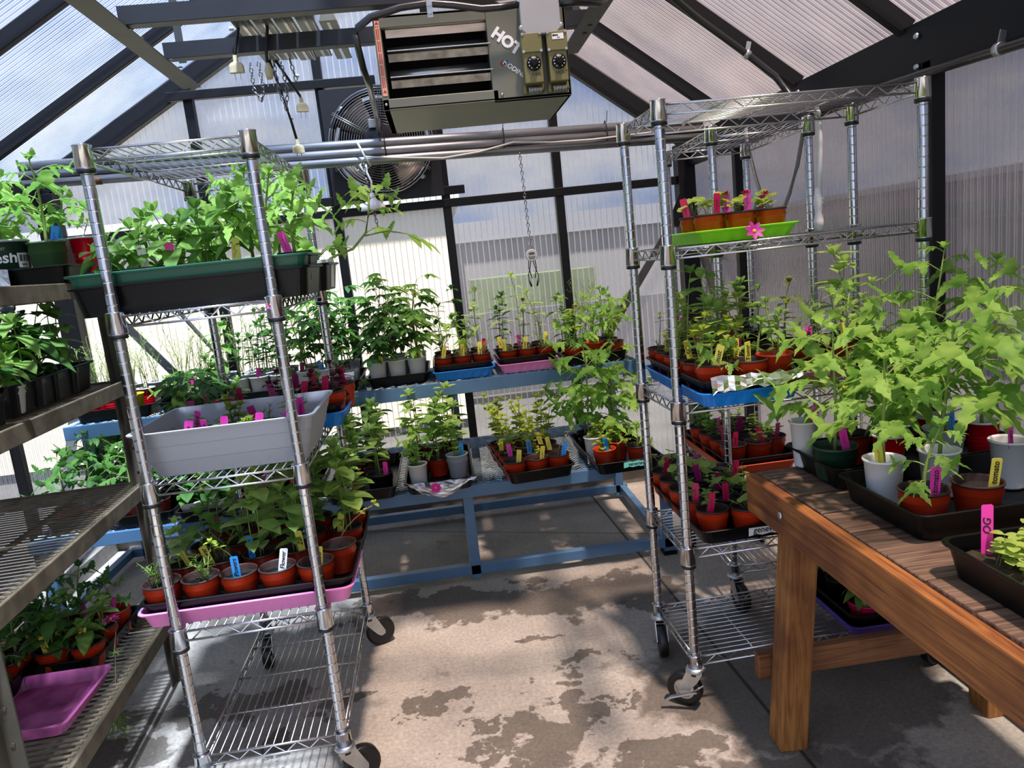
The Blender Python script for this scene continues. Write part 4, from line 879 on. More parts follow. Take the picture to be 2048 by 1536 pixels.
# ------------------------------------------------------------------ wooden table
TT = .853
tray('black', 1.335, 2.035, TT, .62, .325, .066, 'black tray at the far end of the wooden table')
fill('far table tray', TT+.006, [[(1.085,1.985,'grn','tomato',.36,'p'), (1.24,1.965,'solo','tomato',.30,'y'), (1.40,1.955,'gry','tomato',.30,'b'), (1.54,1.98,'solo','tomato',.50)], [(1.062,2.125,'whtt','bare',.16,'p'), (1.20,2.10,'red','tomato_full',.46), (1.33,2.10,'blk','tomato_full',.42,'r'), (1.46,2.10,'solo','tomato_full',.54)]], 'pots in the far table tray')
tray('black', 1.325, 1.675, TT, .63, .365, .068, 'black tray with two red pots in front on wooden table')
fill('middle table tray', TT+.006, [[(1.085,1.585,'red','tomato',.17,'ptomato'), (1.222,1.585,'red','none',0,'ytomato')], [(1.085,1.745,'whtm','tomato',.30,'y'), (1.245,1.755,'whtm','tomato',.36), (1.435,1.745,'wht','tomato',.50,'ptomato')]], 'pots in the middle table tray')
# ------------------------------------------------------------------ brown staging at the left
tray('black', -1.56, 2.745, 1.66, .71, .35, .062, 'black tray of lettered pots on top of the brown staging')
fill('staging top tray', 1.667, [[(-1.70,2.66,'blk','tomato',.26), (-1.555,2.66,'blk','tomato',.3,'b'), (-1.445,2.675,'fresh','tomato',.24,'b'), (-1.310,2.69,'grnl','tomato',.30,'b')], [(-1.80,2.82,'blk','tomato',.3), (-1.66,2.82,'blk','tomato',.34), (-1.52,2.82,'wht','tomato',.3,'b'), (-1.345,2.86,'whte','tomato',.20,'b')]], 'pots in the staging top tray')
plant_pot(-1.237, 2.80, 1.669, 'solot', 'bare', .10, [], 'red party cup beside the green pot at the right end of staging top tray', 'red party cup on staging')
tray('black', -1.44, 2.52, 1.28, .33, .64, .10, 'black tray of dark peppers, rear of second staging deck', R(4))
fill('rear pepper tray, staging', 1.287, [[(-1.50,2.29,'sqb','pepper',.2), (-1.40,2.285,'sqr','pepper',.2,'p'), (-1.315,2.29,'whts','pepper',.14)], [(-1.51,2.42,'sqb','pepper_dark',.24), (-1.41,2.42,'sqb','pepper',.24), (-1.32,2.415,'sqb','pepper',.20)], [(-1.52,2.55,'sqb','pepper_dark',.2), (-1.42,2.55,'sqb','pepper_dark',.2), (-1.33,2.545,'sqb','pepper_dark',.18)], [(-1.53,2.69,'sqb','pepper_dark',.26), (-1.43,2.69,'sqb','pepper_dark',.26,'b'), (-1.34,2.68,'sqb','pepper',.22)]], 'pots in the rear pepper tray')
tray('black', -1.385, 1.87, 1.28, .33, .60, .075, 'black tray cut by the frame on second staging deck', R(4))
fill('near pepper tray, staging', 1.287, [[(-1.36,1.90,'sqb','pepper_dark',.16), (-1.26,1.90,'sqb','pepper_dark',.14)], [(-1.45,2.08,'sqb','pepper_dark',.18), (-1.36,2.08,'sqb','pepper_dark',.16), (-1.27,2.08,'sqb','pepper_dark',.14)]], 'pots in the near pepper tray')
tray('pinkd', -1.445, 2.32, .305, .33, .35, .045, 'empty pink tray on the bottom deck of the staging', wave=.0)
tray('black', -1.63, 2.40, .312, .13, .56, .07, 'narrow black tray beside the empty pink tray on staging')
fill('tray left of pink tray', .319, [[(-1.635,2.22,'red','tomato_dark',.12,'b')], [(-1.635,2.36,'red','pepper_dark',.12,'y')], [(-1.635,2.50,'red','tomato_dark',.16)]], 'pots left of the empty pink tray')
tray('black', -1.535, 2.725, .305, .38, .42, .062, 'black tray of red pots behind the empty pink tray')
fill('tray behind empty pink tray', .312, [[(-1.64,2.575,'red','tomato_dark',.2), (-1.52,2.575,'red','pepper_dark',.12,'yOK'), (-1.40,2.58,'red','pepper',.08,'yNice')], [(-1.645,2.69,'red','pepper_dark',.14,'y'), (-1.525,2.69,'red','zinnia',.16,'y'), (-1.405,2.70,'red','zinnia',.14)], [(-1.645,2.81,'red','tomato_dark',.2,'b'), (-1.525,2.81,'red','tomato_dark',.22,'p'), (-1.405,2.82,'redall','tomato_dark',.14,'p')]], 'pots behind the empty pink tray')
# ================================================================== overhead frame, heater, fan, pipes
FRM = mat('frame_dark', '303133', .45, .3, var=.15, scale=6)
fr = thing('overhead_rack', 'dark angle iron frame hung from the roof carrying heater and fixtures', 'frame', (0, 2.6, 2.45))
def FB(a, b, w, h, m=FRM, up=(0,0,1), name='crossbar'):
    o = Vector((0, 2.6, 2.45)); return MB().bar(Vector(a)-o, Vector(b)-o, w, h, 0, up).build(name, m, fr, bevel=.002)
for x, y1 in ((-.905, 3.55), (.69, 3.42)):
    xe = x-.055 if x < 0 else x; y1 = 3.46 if x < 0 else y1; q_ = .036*(1 if x < 0 else -1)
    m = MB(); m.bar((x, -1.2, 0), (xe, y1-2.6, 0), .075, .006).bar((x-q_, -1.2, .03), (xe-q_, y1-2.6, .03), .006, .065)
    for yy in (.05, .14, .42, .52): m.lathe([(.009, 0), (.009, .003)], 10, (x+.01, yy, -.0045), M=Matrix.Rotation(PI, 3, 'X'), capt=True)
    m.build('rail', mat('frame_grey', '55534e', .5, .4, var=.2, scale=7), fr)
for y in (2.63, 3.03, 3.34):
    if y > 3.3: continue
    m = MB(); m.box((-.11, y-2.6, .031), (1.62, .006, .056)).box((-.11, y-2.6+.022, .005), (1.60, .045, .006))
    m.build('crossbar', FRM, fr)
for x, y in ((-.905, 1.9), (-.905, 3.2), (.69, 1.9), (.69, 3.2)):
    FB((x, y, 2.48), (x, y, roofz(x)+.02), .03, .006, GRYM, (0,1,0), 'hanger')
# stacked light fixtures lying across the crossbars
FXM = mat('fixture_metal', '8c8a78', .4, .55, var=.35, scale=7)
for i, x in enumerate((-.605, -.53, -.455, -.38)):
    t = thing('strip_light', ('%s of four bare metal strip lights stacked above the crossbars' % ('leftmost', 'second from left', 'third from left', 'rightmost')[i]), 'light fixture', (x, 3.10, 2.531+.001*i), 0, 'strip lights on the frame')
    y0, y1 = -.36+.02*i, .40-.03*(i % 2)
    m = MB(); m.prism([(-.034, 0), (.034, 0), (.030, .012), (.018, .045), (-.018, .045), (-.030, .012)], y0, y1); m.build('housing', FXM, t, bevel=.002)
    MB().box((0, (y0+y1)/2, -.001), (.012, y1-y0-.02, .004)).box((.026, (y0+y1)/2, -.001), (.004, y1-y0, .006)).build('cover_strip', STEEL, t)
t = thing('strip_light', 'short metal light fixture end poking out right of the others', 'light fixture', (-.30, 3.30, 2.531), 0); MB().prism([(-.034, 0), (.034, 0), (.018, .045), (-.018, .045)], -.3, .22).build('housing', FXM, t, bevel=.002)
MB().box((0, -.04, -.001), (.012, .5, .004)).build('cover_strip', STEEL, t)
# dangling plugs on black leads
IV = mat('ivory_plastic', 'd6c9a0', .5, var=.15, scale=30); LEAD = mat('black_lead', '111112', .5); WTAPE = mat('white_tape', 'ecebe6', .6)
def plug(top, pts, lab, ang=0., round_=False):
    e = Vector(pts[-1]); t = thing('power_plug', lab, 'plug', tuple(e)); 
    MB().tube([Vector(top)-e]+[Vector(p)-e for p in pts[:-1]]+[Vector((0, 0, .0))], .006, 8).build('lead', LEAD, t)
    m = MB(); M = Matrix.Rotation(ang, 3, 'Z')
    if round_: m.lathe([(.010, -.052), (.014, -.045), (.016, -.02), (.010, -.004), (.007, .006)], 12, capt=True)
    else: m.loops([[tuple(M@Vector(p)) for p in rrect(a, b, .006, 3, z)] for a, b, z in ((.027, .012, -.05), (.026, .012, -.026), (.020, .011, -.016), (.009, .008, -.012), (.008, .007, .012))])
    m.build('body', IV, t)
    for s in (-1, 1): MB().box(tuple(M@Vector((s*.010, 0, -.064))), (.0018, .006, .026), 0, M).build('prong', STEEL, t)
    MB().lathe([(.0085, .1), (.0085, .112)], 8, capt=True, c=((Vector(pts[-2])-e).x*.9 if len(pts) > 1 else 0, 0, 0)).build('tape', WTAPE, t)
plug((-.617, 3.0, 2.72), [(-.62, 3.0, 2.56), (-.655, 3.0, 2.45), (-.658, 3.0, 2.425)], 'largest ivory plug hanging left on a black lead')
plug((-.525, 3.0, 2.72), [(-.525, 3.0, 2.52), (-.542, 3.0, 2.44), (-.543, 3.0, 2.395)], 'round ivory plug hanging right of the largest plug', 0, True)
plug((-.60, 3.45, 2.55), [(-.565, 3.5, 2.48), (-.53, 3.6, 2.41), (-.527, 3.6, 2.39)], 'small ivory plug hanging just left of the fan', .3)
plug((-.62, 3.45, 2.55), [(-.60, 3.5, 2.44), (-.585, 3.6, 2.3), (-.572, 3.6, 2.21)], 'lowest small ivory plug hanging above the galvanized pipes', .5)
# chains
CHN = mat('chain_steel', (.3, .3, .3, 1), .35, 1.0)
def chain(pts, name, lab, link_l=.026, r=.0024, parent=None, m_=None):
    pts = [Vector(p) for p in pts]; seg = []; tot = 0
    for a, b in zip(pts, pts[1:]): seg.append((tot, tot+(b-a).length, a, b)); tot += (b-a).length
    m = MB(); n = int(tot/(link_l*.78)); o = pts[0]
    for i in range(n):
        d = (i+.5)*tot/n
        for s0, s1, a, b in seg:
            if s0 <= d <= s1:
                c = a.lerp(b, (d-s0)/max(1e-6, s1-s0))-o; ax = (b-a).normalized(); sd = ax.cross(Vector((.2, 1, .1))).normalized(); ot = ax.cross(sd)
                w = sd if i % 2 else ot
                m.tube([c+ax*(math.cos(q)*link_l*.5)+w*(math.sin(q)*link_l*.28) for q in [k*PI/4 for k in range(8)]], r, 4, closed=True)
                break
    ob = m.build(name, m_ or CHN, parent, tuple(o) if not parent else tuple(o-parent.location))
    if lab: ob['label'] = lab; ob['category'] = 'chain'
    return ob
chain([(-.70, 3.46, 2.53), (-.70, 3.46, 2.42), (-.675, 3.46, 2.37), (-.66, 3.46, 2.42), (-.665, 3.46, 2.53)], 'hanging_chain', 'leftmost looped chain hanging below the strip lights')
chain([(-.60, 3.46, 2.53), (-.595, 3.46, 2.40), (-.575, 3.46, 2.33), (-.56, 3.46, 2.40), (-.57, 3.46, 2.53)], 'hanging_chain', 'longest looped chain hanging below the strip lights')
chain([(-.53, 3.46, 2.53), (-.515, 3.46, 2.44)], 'hanging_chain', 'short chain end hanging below the strip lights')
# unit heater
OLH = mat('heater_enamel', '6f7164', .5, .15, var=.08, scale=5, bump=.02); INS = mat('heater_inside', '14130f', .7)
LOUV = mat('louver_metal', (.62, .60, .57, 1), .28, .9, var=.3, scale=8, stretch=(1, 6, 6)); LOUVD = mat('louver_dusty', 'd0c6b4', .5, .2, var=.5, scale=26)
hx0, hx1, hy0, hy1, hz0, hz1 = -.118, .522, 2.60, 3.04, 2.113, 2.412
h = thing('unit_heater', 'grey-green unit heater with open louvers hanging under the overhead frame', 'heater', (0, hy0, hz0))
wx, hh, dp = hx1-hx0, hz1-hz0, hy1-hy0; ox = .372         # opening ends here (local x from hx0)
m = MB()
m.box((hx0+.012, dp/2, hh/2), (.024, dp, hh)).box((hx1-.006, dp/2, hh/2), (.012, dp, hh)).box(((hx0+hx1)/2, dp/2, .006), (wx, dp, .012)).box(((hx0+hx1)/2, dp/2, hh-.006), (wx, dp, .012))
m.box((hx0+ox/2+.01, .012, .02), (ox+.02, .024, .036)).box((hx0+ox/2, .012, hh-.02), (ox, .024, .04)).box(((hx0+ox+hx1)/2, .012, hh/2), (hx1-hx0-ox, .024, hh))
m.build('cabinet', OLH, h, bevel=.003)
MB().box((hx0+ox/2+.01, .22, hh/2), (ox, .01, hh-.02)).box((hx0+ox+.002, .12, hh/2), (.004, .2, hh-.02)).build('interior', INS, h)
for i, (z, tl, mm) in enumerate(((.248, -.95, LOUV), (.172, -1.0, LOUVD), (.190, .12, LOUV), (.088, -1.0, LOUVD), (.108, .12, LOUV))):
    M = Matrix.Rotation(tl, 3, 'X')
    MB().box((hx0+.022+ox/2, .03, z), (ox-.03, .026 if tl < 0 else .07, .003), 0, M).build('louver', mm, h)
for k, z in enumerate((.20, .125)):
    MB().tube([(hx0+.035, .085, z), (hx0+ox, .085, z+.004)], .020, 12).build('heat_tube', LOUV, h)
LBL = mat('label_orange', 'd8a48c', .6); REDI = mat('label_red', 'b03020', .6)
wl = MB().box((hx0+.013, -.0012, .165), (.016, .0015, .235)).build('warning_label', LBL, h)
m = MB()
for k in range(46):
    if k % 9 != 8: m.box((hx0+.010, -.0024, .075+.0042*k), (.0042, .0006, .0026)); m.box((hx0+.016, -.0024, .0755+.0042*k), (.0035, .0006, .0022))
for z in (.058, .272): m.loops([[(hx0+.007, -.0021, z), (hx0+.019, -.0021, z), (hx0+.013, -.0021, z+.009)], [(hx0+.007, -.0028, z), (hx0+.019, -.0028, z), (hx0+.013, -.0028, z+.009)]])
m.build('lettering', REDI, wl)
WI = mat('white_ink', 'f2f2ee', .5); HRED = mat('logo_red', 'c8202a', .5); HBLU = mat('logo_blue', '2a5fa8', .5)
lg = MB().box((hx0+ox+.070, -.0006, .16), (.002, .0006, .002)).build('nameplate', OLH, h)
link('lettering', text_mesh('HOT D', WI, .05, .0003, 0, .0026), lg, (hx0+ox+.082, -.0016, .17), (PI/2, R(40), 0))
link('lettering', text_mesh('MODINE', WI, .022, .0003, .1, .0004), lg, (hx0+ox+.078, -.0016, .098), (PI/2, R(37), 0))
m = MB()
for mi, a0, a1 in ((0, 100, 250), (1, -60, 95)):
    p = [(hx0+ox+.048+math.cos(R(a0+(a1-a0)*i/8))*.011, -.0016, .118+math.sin(R(a0+(a1-a0)*i/8))*.009) for i in range(9)]
    m.tube(p, [.0006, .0012, .002, .0026, .003, .0026, .002, .0012, .0006], 4, mi)
m.build('emblem', [HRED, HBLU], lg)
for x, z in ((hx0+.012, .02), (hx0+ox+.03, .02), (hx1-.02, .02), (hx1-.1, .02)):
    MB().lathe([(.005, 0), (.005, .003), (.002, .005)], 8, (x, 0, z), M=Matrix.Rotation(PI/2, 3, 'X'), capt=True).build('screw', ZINC, h)
for x in (hx0+.05, hx1-.06): MB().box((x, .2, hh+.02), (.03, .03, .05)).build('hanger_bracket', GRYM, h)
BOXG = mat('grey_box', 'a9aaa8', .5, .2, var=.05, scale=6); THRM = mat('thermostat_olive', '77724a', .5, .2, var=.08, scale=9)
m = MB(); jc = (.428, -.045, .252)
oct_ = lambda a, c, y: [(jc[0]+x, y, jc[2]+z) for x, z in ((-a+c,-a),(a-c,-a),(a,-a+c),(a,a-c),(a-c,a),(-a+c,a),(-a,a-c),(-a,-a+c))]
m.loops([oct_(.064, .012, 0.), oct_(.064, .012, -.045), oct_(.060, .012, -.048)]); jb = m.build('junction_box', mat('box_dark', '7f807d', .55, .2), h)
MB().loops([oct_(.066, .016, -.0481), oct_(.066, .016, -.056), oct_(.063, .016, -.059)]).build('cover', BOXG, jb)
for sx_ in (-1, 1):
    for sz in (-1, 1): MB().lathe([(.009, 0), (.009, .006), (.004, .009)], 8, (jc[0]+sx_*.066, -.05, jc[2]+sz*.042), M=Matrix.Rotation(PI/2, 3, 'X'), capt=True).build('screw', ZINC, jb)
for k, (x, word) in enumerate(((.390, 'FAN'), (.474, 'HEAT'))):
    th = MB().box((x, -.03, .112), (.062, .06, .152)).build('thermostat', THRM, h, bevel=.003)
    MB().box((x, -.063, .160), (.068, .006, .060)).build('cover', THRM, th, bevel=.002)
    for sx_ in (-1, 1):
        for sz in (.133, .187): MB().lathe([(.005, 0), (.005, .003)], 8, (x+sx_*.029, -.066, sz), M=Matrix.Rotation(PI/2, 3, 'X'), capt=True).build('screw', ZINC, th)
    d = MB().lathe([(.024, 0), (.024, .004), (.021, .006), (.012, .007), (.011, .016), (.009, .018)], 22, (x+.002, -.0601, .096), M=Matrix.Rotation(PI/2, 3, 'X'), capt=True).build('dial', BLKP, th)
    m = MB()
    for q in range(10): a = R(-60+q*33); m.box((x+.002+math.cos(a)*.0175, -.0668, .096+math.sin(a)*.0175), (.003, .0006, .003))
    m.build('dial_marks', WI, d)
    link('lettering', text_mesh(word, INK, .016, .0002, .1), th, (x+.008, -.0606, .062), (PI/2, 0, 0))
    co = MB(); co.tube([(x-.020+.045*i/90+.0, -.03+.011*math.cos(i*.62), .020+.011*math.sin(i*.62)) for i in range(91)], .0016, 5); co.build('sensor_coil', STEEL, th)
    for s in (-1, 1): MB().tube([(x+s*.027, -.02, .040), (x+s*.030, -.02, .018), (x+s*.026, -.02, .010)], .008, 8).build('sensor_bracket', THRM, th)
    MB().lathe([(.010, .185), (.010, .20)], 12, (x, -.03, 0), capt=True).build('conduit_nipple', ZINC, th)
    if k == 1:
        st_ = MB().box((x+.004, -.0668, .173), (.038, .0008, .018)).build('sticker', WTAPE, th)
        m = MB(); m.box((x-.004, -.0675, .176), (.018, .0005, .004)).box((x+.006, -.0675, .169), (.010, .0005, .002)).box((x-.011, -.0675, .176), (.004, .0005, .006)); m.build('lettering', INK, st_)
# flexible conduit: from the fan motor up over the heater, through the box, along the roof
COND = mat('conduit_black', '131314', .35, coat=.3)
c1 = [(-.235, 4.30, 2.335), (-.20, 3.6, 2.30), (-.165, 2.80, 2.24), (-.168, 2.62, 2.26), (-.172, 2.57, 2.31), (-.175, 2.56, 2.345), (-.165, 2.555, 2.365), (-.12, 2.55, 2.392), (-.02, 2.55, 2.415), (.07, 2.55, 2.421), (.15, 2.55, 2.410), (.24, 2.55, 2.392), (.30, 2.55, 2.392), (.362, 2.552, 2.398)]
MB().tube(c1, .0115, 10).build('conduit', COND, label='black conduit curving over the heater front down to the fan', cat='conduit')
c2 = [(.494, 2.552, 2.395), (.56, 2.56, 2.395), (.64, 2.62, 2.405), (.72, 2.75, 2.47), (.80, 2.92, 2.60), (.90, 3.06, 2.69), (1.02, 3.13, roofz(1.02)-.06), (1.2, 3.17, roofz(1.2)-.06), (1.4, 3.18, roofz(1.4)-.06), (1.52, 3.18, roofz(1.52)-.07), (1.60, 3.10, 2.06), (1.615, 2.95, 2.055), (1.615, 2.3, 2.03), (1.615, 1.7, 2.0), (1.615, .2, 1.97)]
MB().tube(c2, .0145, 10).build('conduit', COND, label='black conduit running from the junction box along the right roof', cat='conduit')
for (x, y, z, dx, dz) in ((.072, 2.538, 2.42, 1, 0),):
    c_ = MB(); c_.box((x, y+.012, z+.004), (.018, .028, .03)).box((x, y+.002, z-.025), (.018, .003, .04)).lathe([(.007, 0), (.007, .004)], 8, (x, y, z-.03), M=Matrix.Rotation(PI/2, 3, 'X'), capt=True)
    c_.build('conduit_clamp', ZINC, label='zinc strap over the conduit at the heater top', cat='clamp')
for i, (p, ax) in enumerate((((1.02, 3.13, roofz(1.02)-.06), (1, .1, -.7)), ((1.4, 3.18, roofz(1.4)-.06), (1, .1, -.7)), ((1.615, 2.02, 2.018), (0, 1, .03)))):
    a = Vector(ax).normalized(); m = MB(); m.tube([Vector(p)-a*.011, Vector(p)+a*.011], .0185, 12); m.bar(Vector(p)+Vector((0, 0, 0)), Vector(p)+Vector((.012, 0, .05)), .02, .003, 0, (0, 1, 0))
    m.build('conduit_clamp', ZINC, label=('zinc strap holding conduit where it meets the roof', 'zinc strap holding conduit above the right rack', 'zinc strap holding conduit under the right eave')[i], cat='clamp', group='conduit clamps')
# exhaust fan on the gable
FANM = mat('fan_panel', '26262a', .45, .3); FANG = mat('fan_guard', '9c9a96', .35, .9); FBL = mat('fan_blade', '94877a', .5, .2)
fx, fz = -.243, 2.335
f = thing('exhaust_fan', 'large black square exhaust fan with round wire guard on the gable', 'fan', (fx, WY-.05, fz))
m = MB(); k = 32; HS = .335
for i in range(k):
    a0, a1 = 2*PI*i/k, 2*PI*(i+1)/k
    def sq(a): c, s_ = math.cos(a), math.sin(a); q = HS/max(abs(c), abs(s_)); return (c*q, s_*q)
    (xa, za), (xb, zb) = sq(a0), sq(a1); n = len(m.v); r = .285
    for y in (-.012, 0): m.v += [(math.cos(a0)*r, y, math.sin(a0)*r), (xa, y, za), (xb, y, zb), (math.cos(a1)*r, y, math.sin(a1)*r)]
    m.face([n, n+1, n+2, n+3]); m.face([n+7, n+6, n+5, n+4]); m.face([n+1, n+5, n+6, n+2]); m.face([n, n+3, n+7, n+4])
m.build('panel', FANM, f)
MB().lathe([(.285, -.02), (.285, .10), (.29, .10), (.30, -.02)], 40, M=Matrix.Rotation(PI/2, 3, 'X'), capb=False).build('shroud', FANM, f)
m = MB()
for i in range(15):
    r = .10+.0145*i; m.tube([(math.cos(q*PI/20)*r, -.10-.02*(1-r/.31), math.sin(q*PI/20)*r) for q in range(40)], .0021 if i < 14 else .0035, 5, closed=True)
for q in range(6):
    a = q*PI/3+.45
    for o in (-.06, .06): m.tube([(math.cos(a+o)*.09, -.124, math.sin(a+o)*.09), (math.cos(a+o*.3)*.318, -.098, math.sin(a+o*.3)*.318), (math.cos(a+o*.3)*.325, -.0, math.sin(a+o*.3)*.325)], .003, 5)
m.build('guard', FANG, f)
for q in range(4):
    a = q*PI/2+PI/4; x, z = math.cos(a)*.42, math.sin(a)*.42
    MB().lathe([(.016, 0), (.016, .012), (.010, .018)], 12, (x*.72, -.012, z*.72), M=Matrix.Rotation(PI/2, 3, 'X'), capt=True).tube([(x*.72+.02*math.cos(b), -.016, z*.72+.011*math.sin(b)) for b in [i*PI/6 for i in range(12)]], .003, 5, closed=True).build('guard_clip', ZINC, f)
MB().lathe([(.095, .06), (.10, .12), (.085, .20), (.045, .215), (.045, .222), (.0, .222)], 24, M=Matrix.Rotation(PI/2, 3, 'X')).build('motor', FANM, f)
MB().box((-.02, -.19, .085), (.07, .05, .05)).build('motor_box', mat('motor_box', '8f8e8a', .5, .3), f, bevel=.004)
for q in range(4):
    a = q*PI/2+2.3; m = MB(); lo = []
    for i in range(7):
        r = .07+.033*i; w = .05+.012*i; tw = .7-.06*i; c, s_ = math.cos(a), math.sin(a); row = []
        for u in (-1, 1):
            t_ = u*w; row.append((c*r-s_*t_*math.cos(tw), -.04+t_*math.sin(tw)*.7, s_*r+c*t_*math.cos(tw)))
        lo.append(row)
    n = 0
    for row in lo: m.v += row
    for i in range(6): m.face([2*i, 2*i+1, 2*i+3, 2*i+2], 0, True)
    b = m.build('blade', FBL, f); s_ = b.modifiers.new('thick', 'SOLIDIFY'); s_.thickness = .003
MB().lathe([(.27, 0), (.27, .004), (.0, .006)], 32, (0, .035, 0), M=Matrix.Rotation(PI/2, 3, 'X')).build('shutter', mat('fan_shutter', '3a3733', .6), f)
# galvanized pipes across the house
for i, (r, z0, z1, lab) in enumerate(((.027, 2.332, 2.238, 'topmost galvanized pipe crossing below the heater'), (.026, 2.283, 2.196, 'middle galvanized pipe of the three crossing the house'), (.024, 2.236, 2.150, 'lowest galvanized pipe of the three, with a rust patch'))):
    y = 4.30+.012*(1-i)
    o = MB().tube([(XL+.13, y, z0), (XR-.05, y, z1)], r, 14).build('galvanized_pipe', GALV, label=lab, cat='pipe', group='galvanized pipes')
    if i == 2:
        za = z0+(z1-z0)*((-1.83-XL)/(XR-XL)); zb = z0+(z1-z0)*((-1.74-XL)/(XR-XL)); MB().tube([(-1.83, y, za), (-1.74, y, zb)], r+.0006, 14, cap=False).build('rust_patch', mat('rust', '8f5a30', .8, .2, var=.4, scale=40), o)
def pz(x): return 2.236+(2.150-2.236)*(x-XL)/(XR-XL)
WHC = mat('white_cable', 'c9c6bd', .5)
for i, (x, a) in enumerate(((-.21, 0), (.45, .004), (1.04, -.002))):
    m = MB(); z = pz(x)+.055; m.tube([(x+a*math.sin(q*PI/6), 4.30+.034*math.cos(q*PI/6), z+.072*math.sin(q*PI/6)) for q in range(12)], .0035, 5, closed=True); m.tube([(x, 4.266, z+.06), (x+.004, 4.25, z+.12)], .002, 4)
    m.build('cable_tie', RUBBER, label=('black cable tie on the pipes in front of the fan', 'black cable tie on the pipes beside the chain', 'black cable tie on the pipes near the right rack')[i], cat='cable tie', group='cable ties on the pipes')
MB().tube([(-.36, 4.25, 2.30), (-.33, 4.24, 2.22), (-.30, 4.24, 2.16), (-.34, 4.25, 2.13), (-.36, 4.25, 2.17), (-.32, 4.25, 2.21), (-.2, 4.255, 2.195), (.1, 4.26, 2.165), (.3, 4.26, 2.18), (.5, 4.26, 2.215), (.72, 4.26, 2.195), (.95, 4.26, 2.19), (1.3, 4.27, 2.20)], .006, 7).build('white_cable', WHC, label='pale cable strung loosely along the galvanized pipes', cat='cable')
for i, x in enumerate((-.385, -.355, -.165, -1.97)):
    z = pz(x)+.022; m = MB(); m.tube([(x+(.016*math.cos(q) if q < 3.6 else -.014), 4.275, z-.028+.018*math.sin(q) if i != 9 else z) for q in [k*.35 for k in range(12)]], .002, 5); m.tube([(x+.012, 4.275, z-.03), (x-.004, 4.275, z-.06), (x+.006, 4.275, z-.075), (x+.016, 4.275, z-.065)], .002, 5)
    m.build('wire_hook', WHC, label=('leftmost wire hook on the pipes near the fan', 'second wire hook on the pipes near the fan', 'wire hook on the pipes right of the fan centre', 'white wire hook on the pipes above the staging')[i], cat='hook')
lp = thing('hanging_lamp', 'white plastic lamp shade hanging on a chain below the fan', 'lamp', (-.305, 4.10, 1.955))
MB().lathe([(.058, -.045), (.060, -.043), (.052, -.015), (.022, .01), (.012, .03), (.012, .045)], 18, capb=False, capt=True, ell=(1.15, .9)).build('shade', WHITEP, lp)
MB().tube([(0, 0, .04), (.004, .05, .11), (-.02, .12, .17), (-.02, .15, .215)], .006, 7).build('cord', WHC, lp)
chain([(-.325, 4.12, 2.16), (-.32, 4.10, 2.0), (-.29, 4.07, 1.80)], 'hanging_chain', 'chain hanging beside the white lamp shade')
# digital timer on a chain
tm = thing('digital_timer', 'round grey digital timer hanging from a chain before the gable panels', 'timer', (.532, 4.2, 1.585))
MB().lathe([(.030, 0), (.034, .003), (.034, .012), (.031, .015)], 24, M=Matrix.Rotation(PI/2, 3, 'X'), capt=True).build('case', mat('timer_grey', 'b9bab8', .5), tm)
MB().box((0, -.0155, .010), (.032, .001, .013)).build('screen', mat('lcd', '4a5248', .3), tm)
m = MB()
for q in range(7): m.lathe([(.0032, 0), (.0032, .002)], 8, ((q % 4-1.5)*.010+(.005 if q > 3 else 0), -.015, -.008-.009*(q//4)), M=Matrix.Rotation(PI/2, 3, 'X'), capt=True)
m.build('button', BLKP, tm)
for s in (-1, 1):
    MB().tube([(s*.006, 0, -.03), (s*.012, 0, -.06), (s*.028, 0, -.11), (s*.026, 0, -.15), (s*.018, 0, -.165)], .0028, 6).tube([(s*.018, 0, -.03), (s*.022, 0, -.07), (s*.008, 0, -.13)], .0028, 6).tube([(s*.026, 0, -.14), (s*.016, 0, -.175)], .006, 6).build('clip_lead', LEAD, tm)
chain([(.528, 4.245, pz(.528)-.02), (.53, 4.22, 1.9), (.532, 4.2, 1.62)], 'hanging_chain', 'steel chain holding the digital timer')
# hose loop and drop cord by the right wall
HOS = mat('grey_hose', '8b8a84', .45)
MB().tube([(1.615, 3.72, 2.10), (1.61, 3.70, 2.02), (1.60, 3.60, 1.85), (1.59, 3.50, 1.72), (1.585, 3.38, 1.66), (1.585, 3.30, 1.66), (1.585, 3.22, 1.74), (1.59, 3.15, 1.85), (1.60, 3.10, 2.0), (1.61, 3.08, 2.08)], .009, 8).build('grey_hose', HOS, label='grey hose hanging in a loop by the right wall', cat='hose')
dc = thing('drop_cord', 'white drop cord with inline plug hanging behind the right rack', 'cord', (1.425, 2.675, 1.585))
MB().tube([(0, -.025, .395), (0, -.012, .424), (0, 0, .42), (.012, 0, .38), (.016, 0, .30), (.010, 0, .20), (.006, 0, .12)], .0085, 8).build('cord', WHITEP, dc)
MB().lathe([(.008, -.02), (.016, -.018), (.018, .02), (.012, .05), (.014, .06), (.016, .09), (.012, .13), (.009, .14)], 12, capt=True).build('plug', WHITEP, dc)
m = MB(); m.tube([(-.012, -.01, .11), (.016, -.012, .10), (-.012, -.012, .09), (.016, -.012, .08)], .003, 5); m.build('twist_tie', WTAPE, dc)

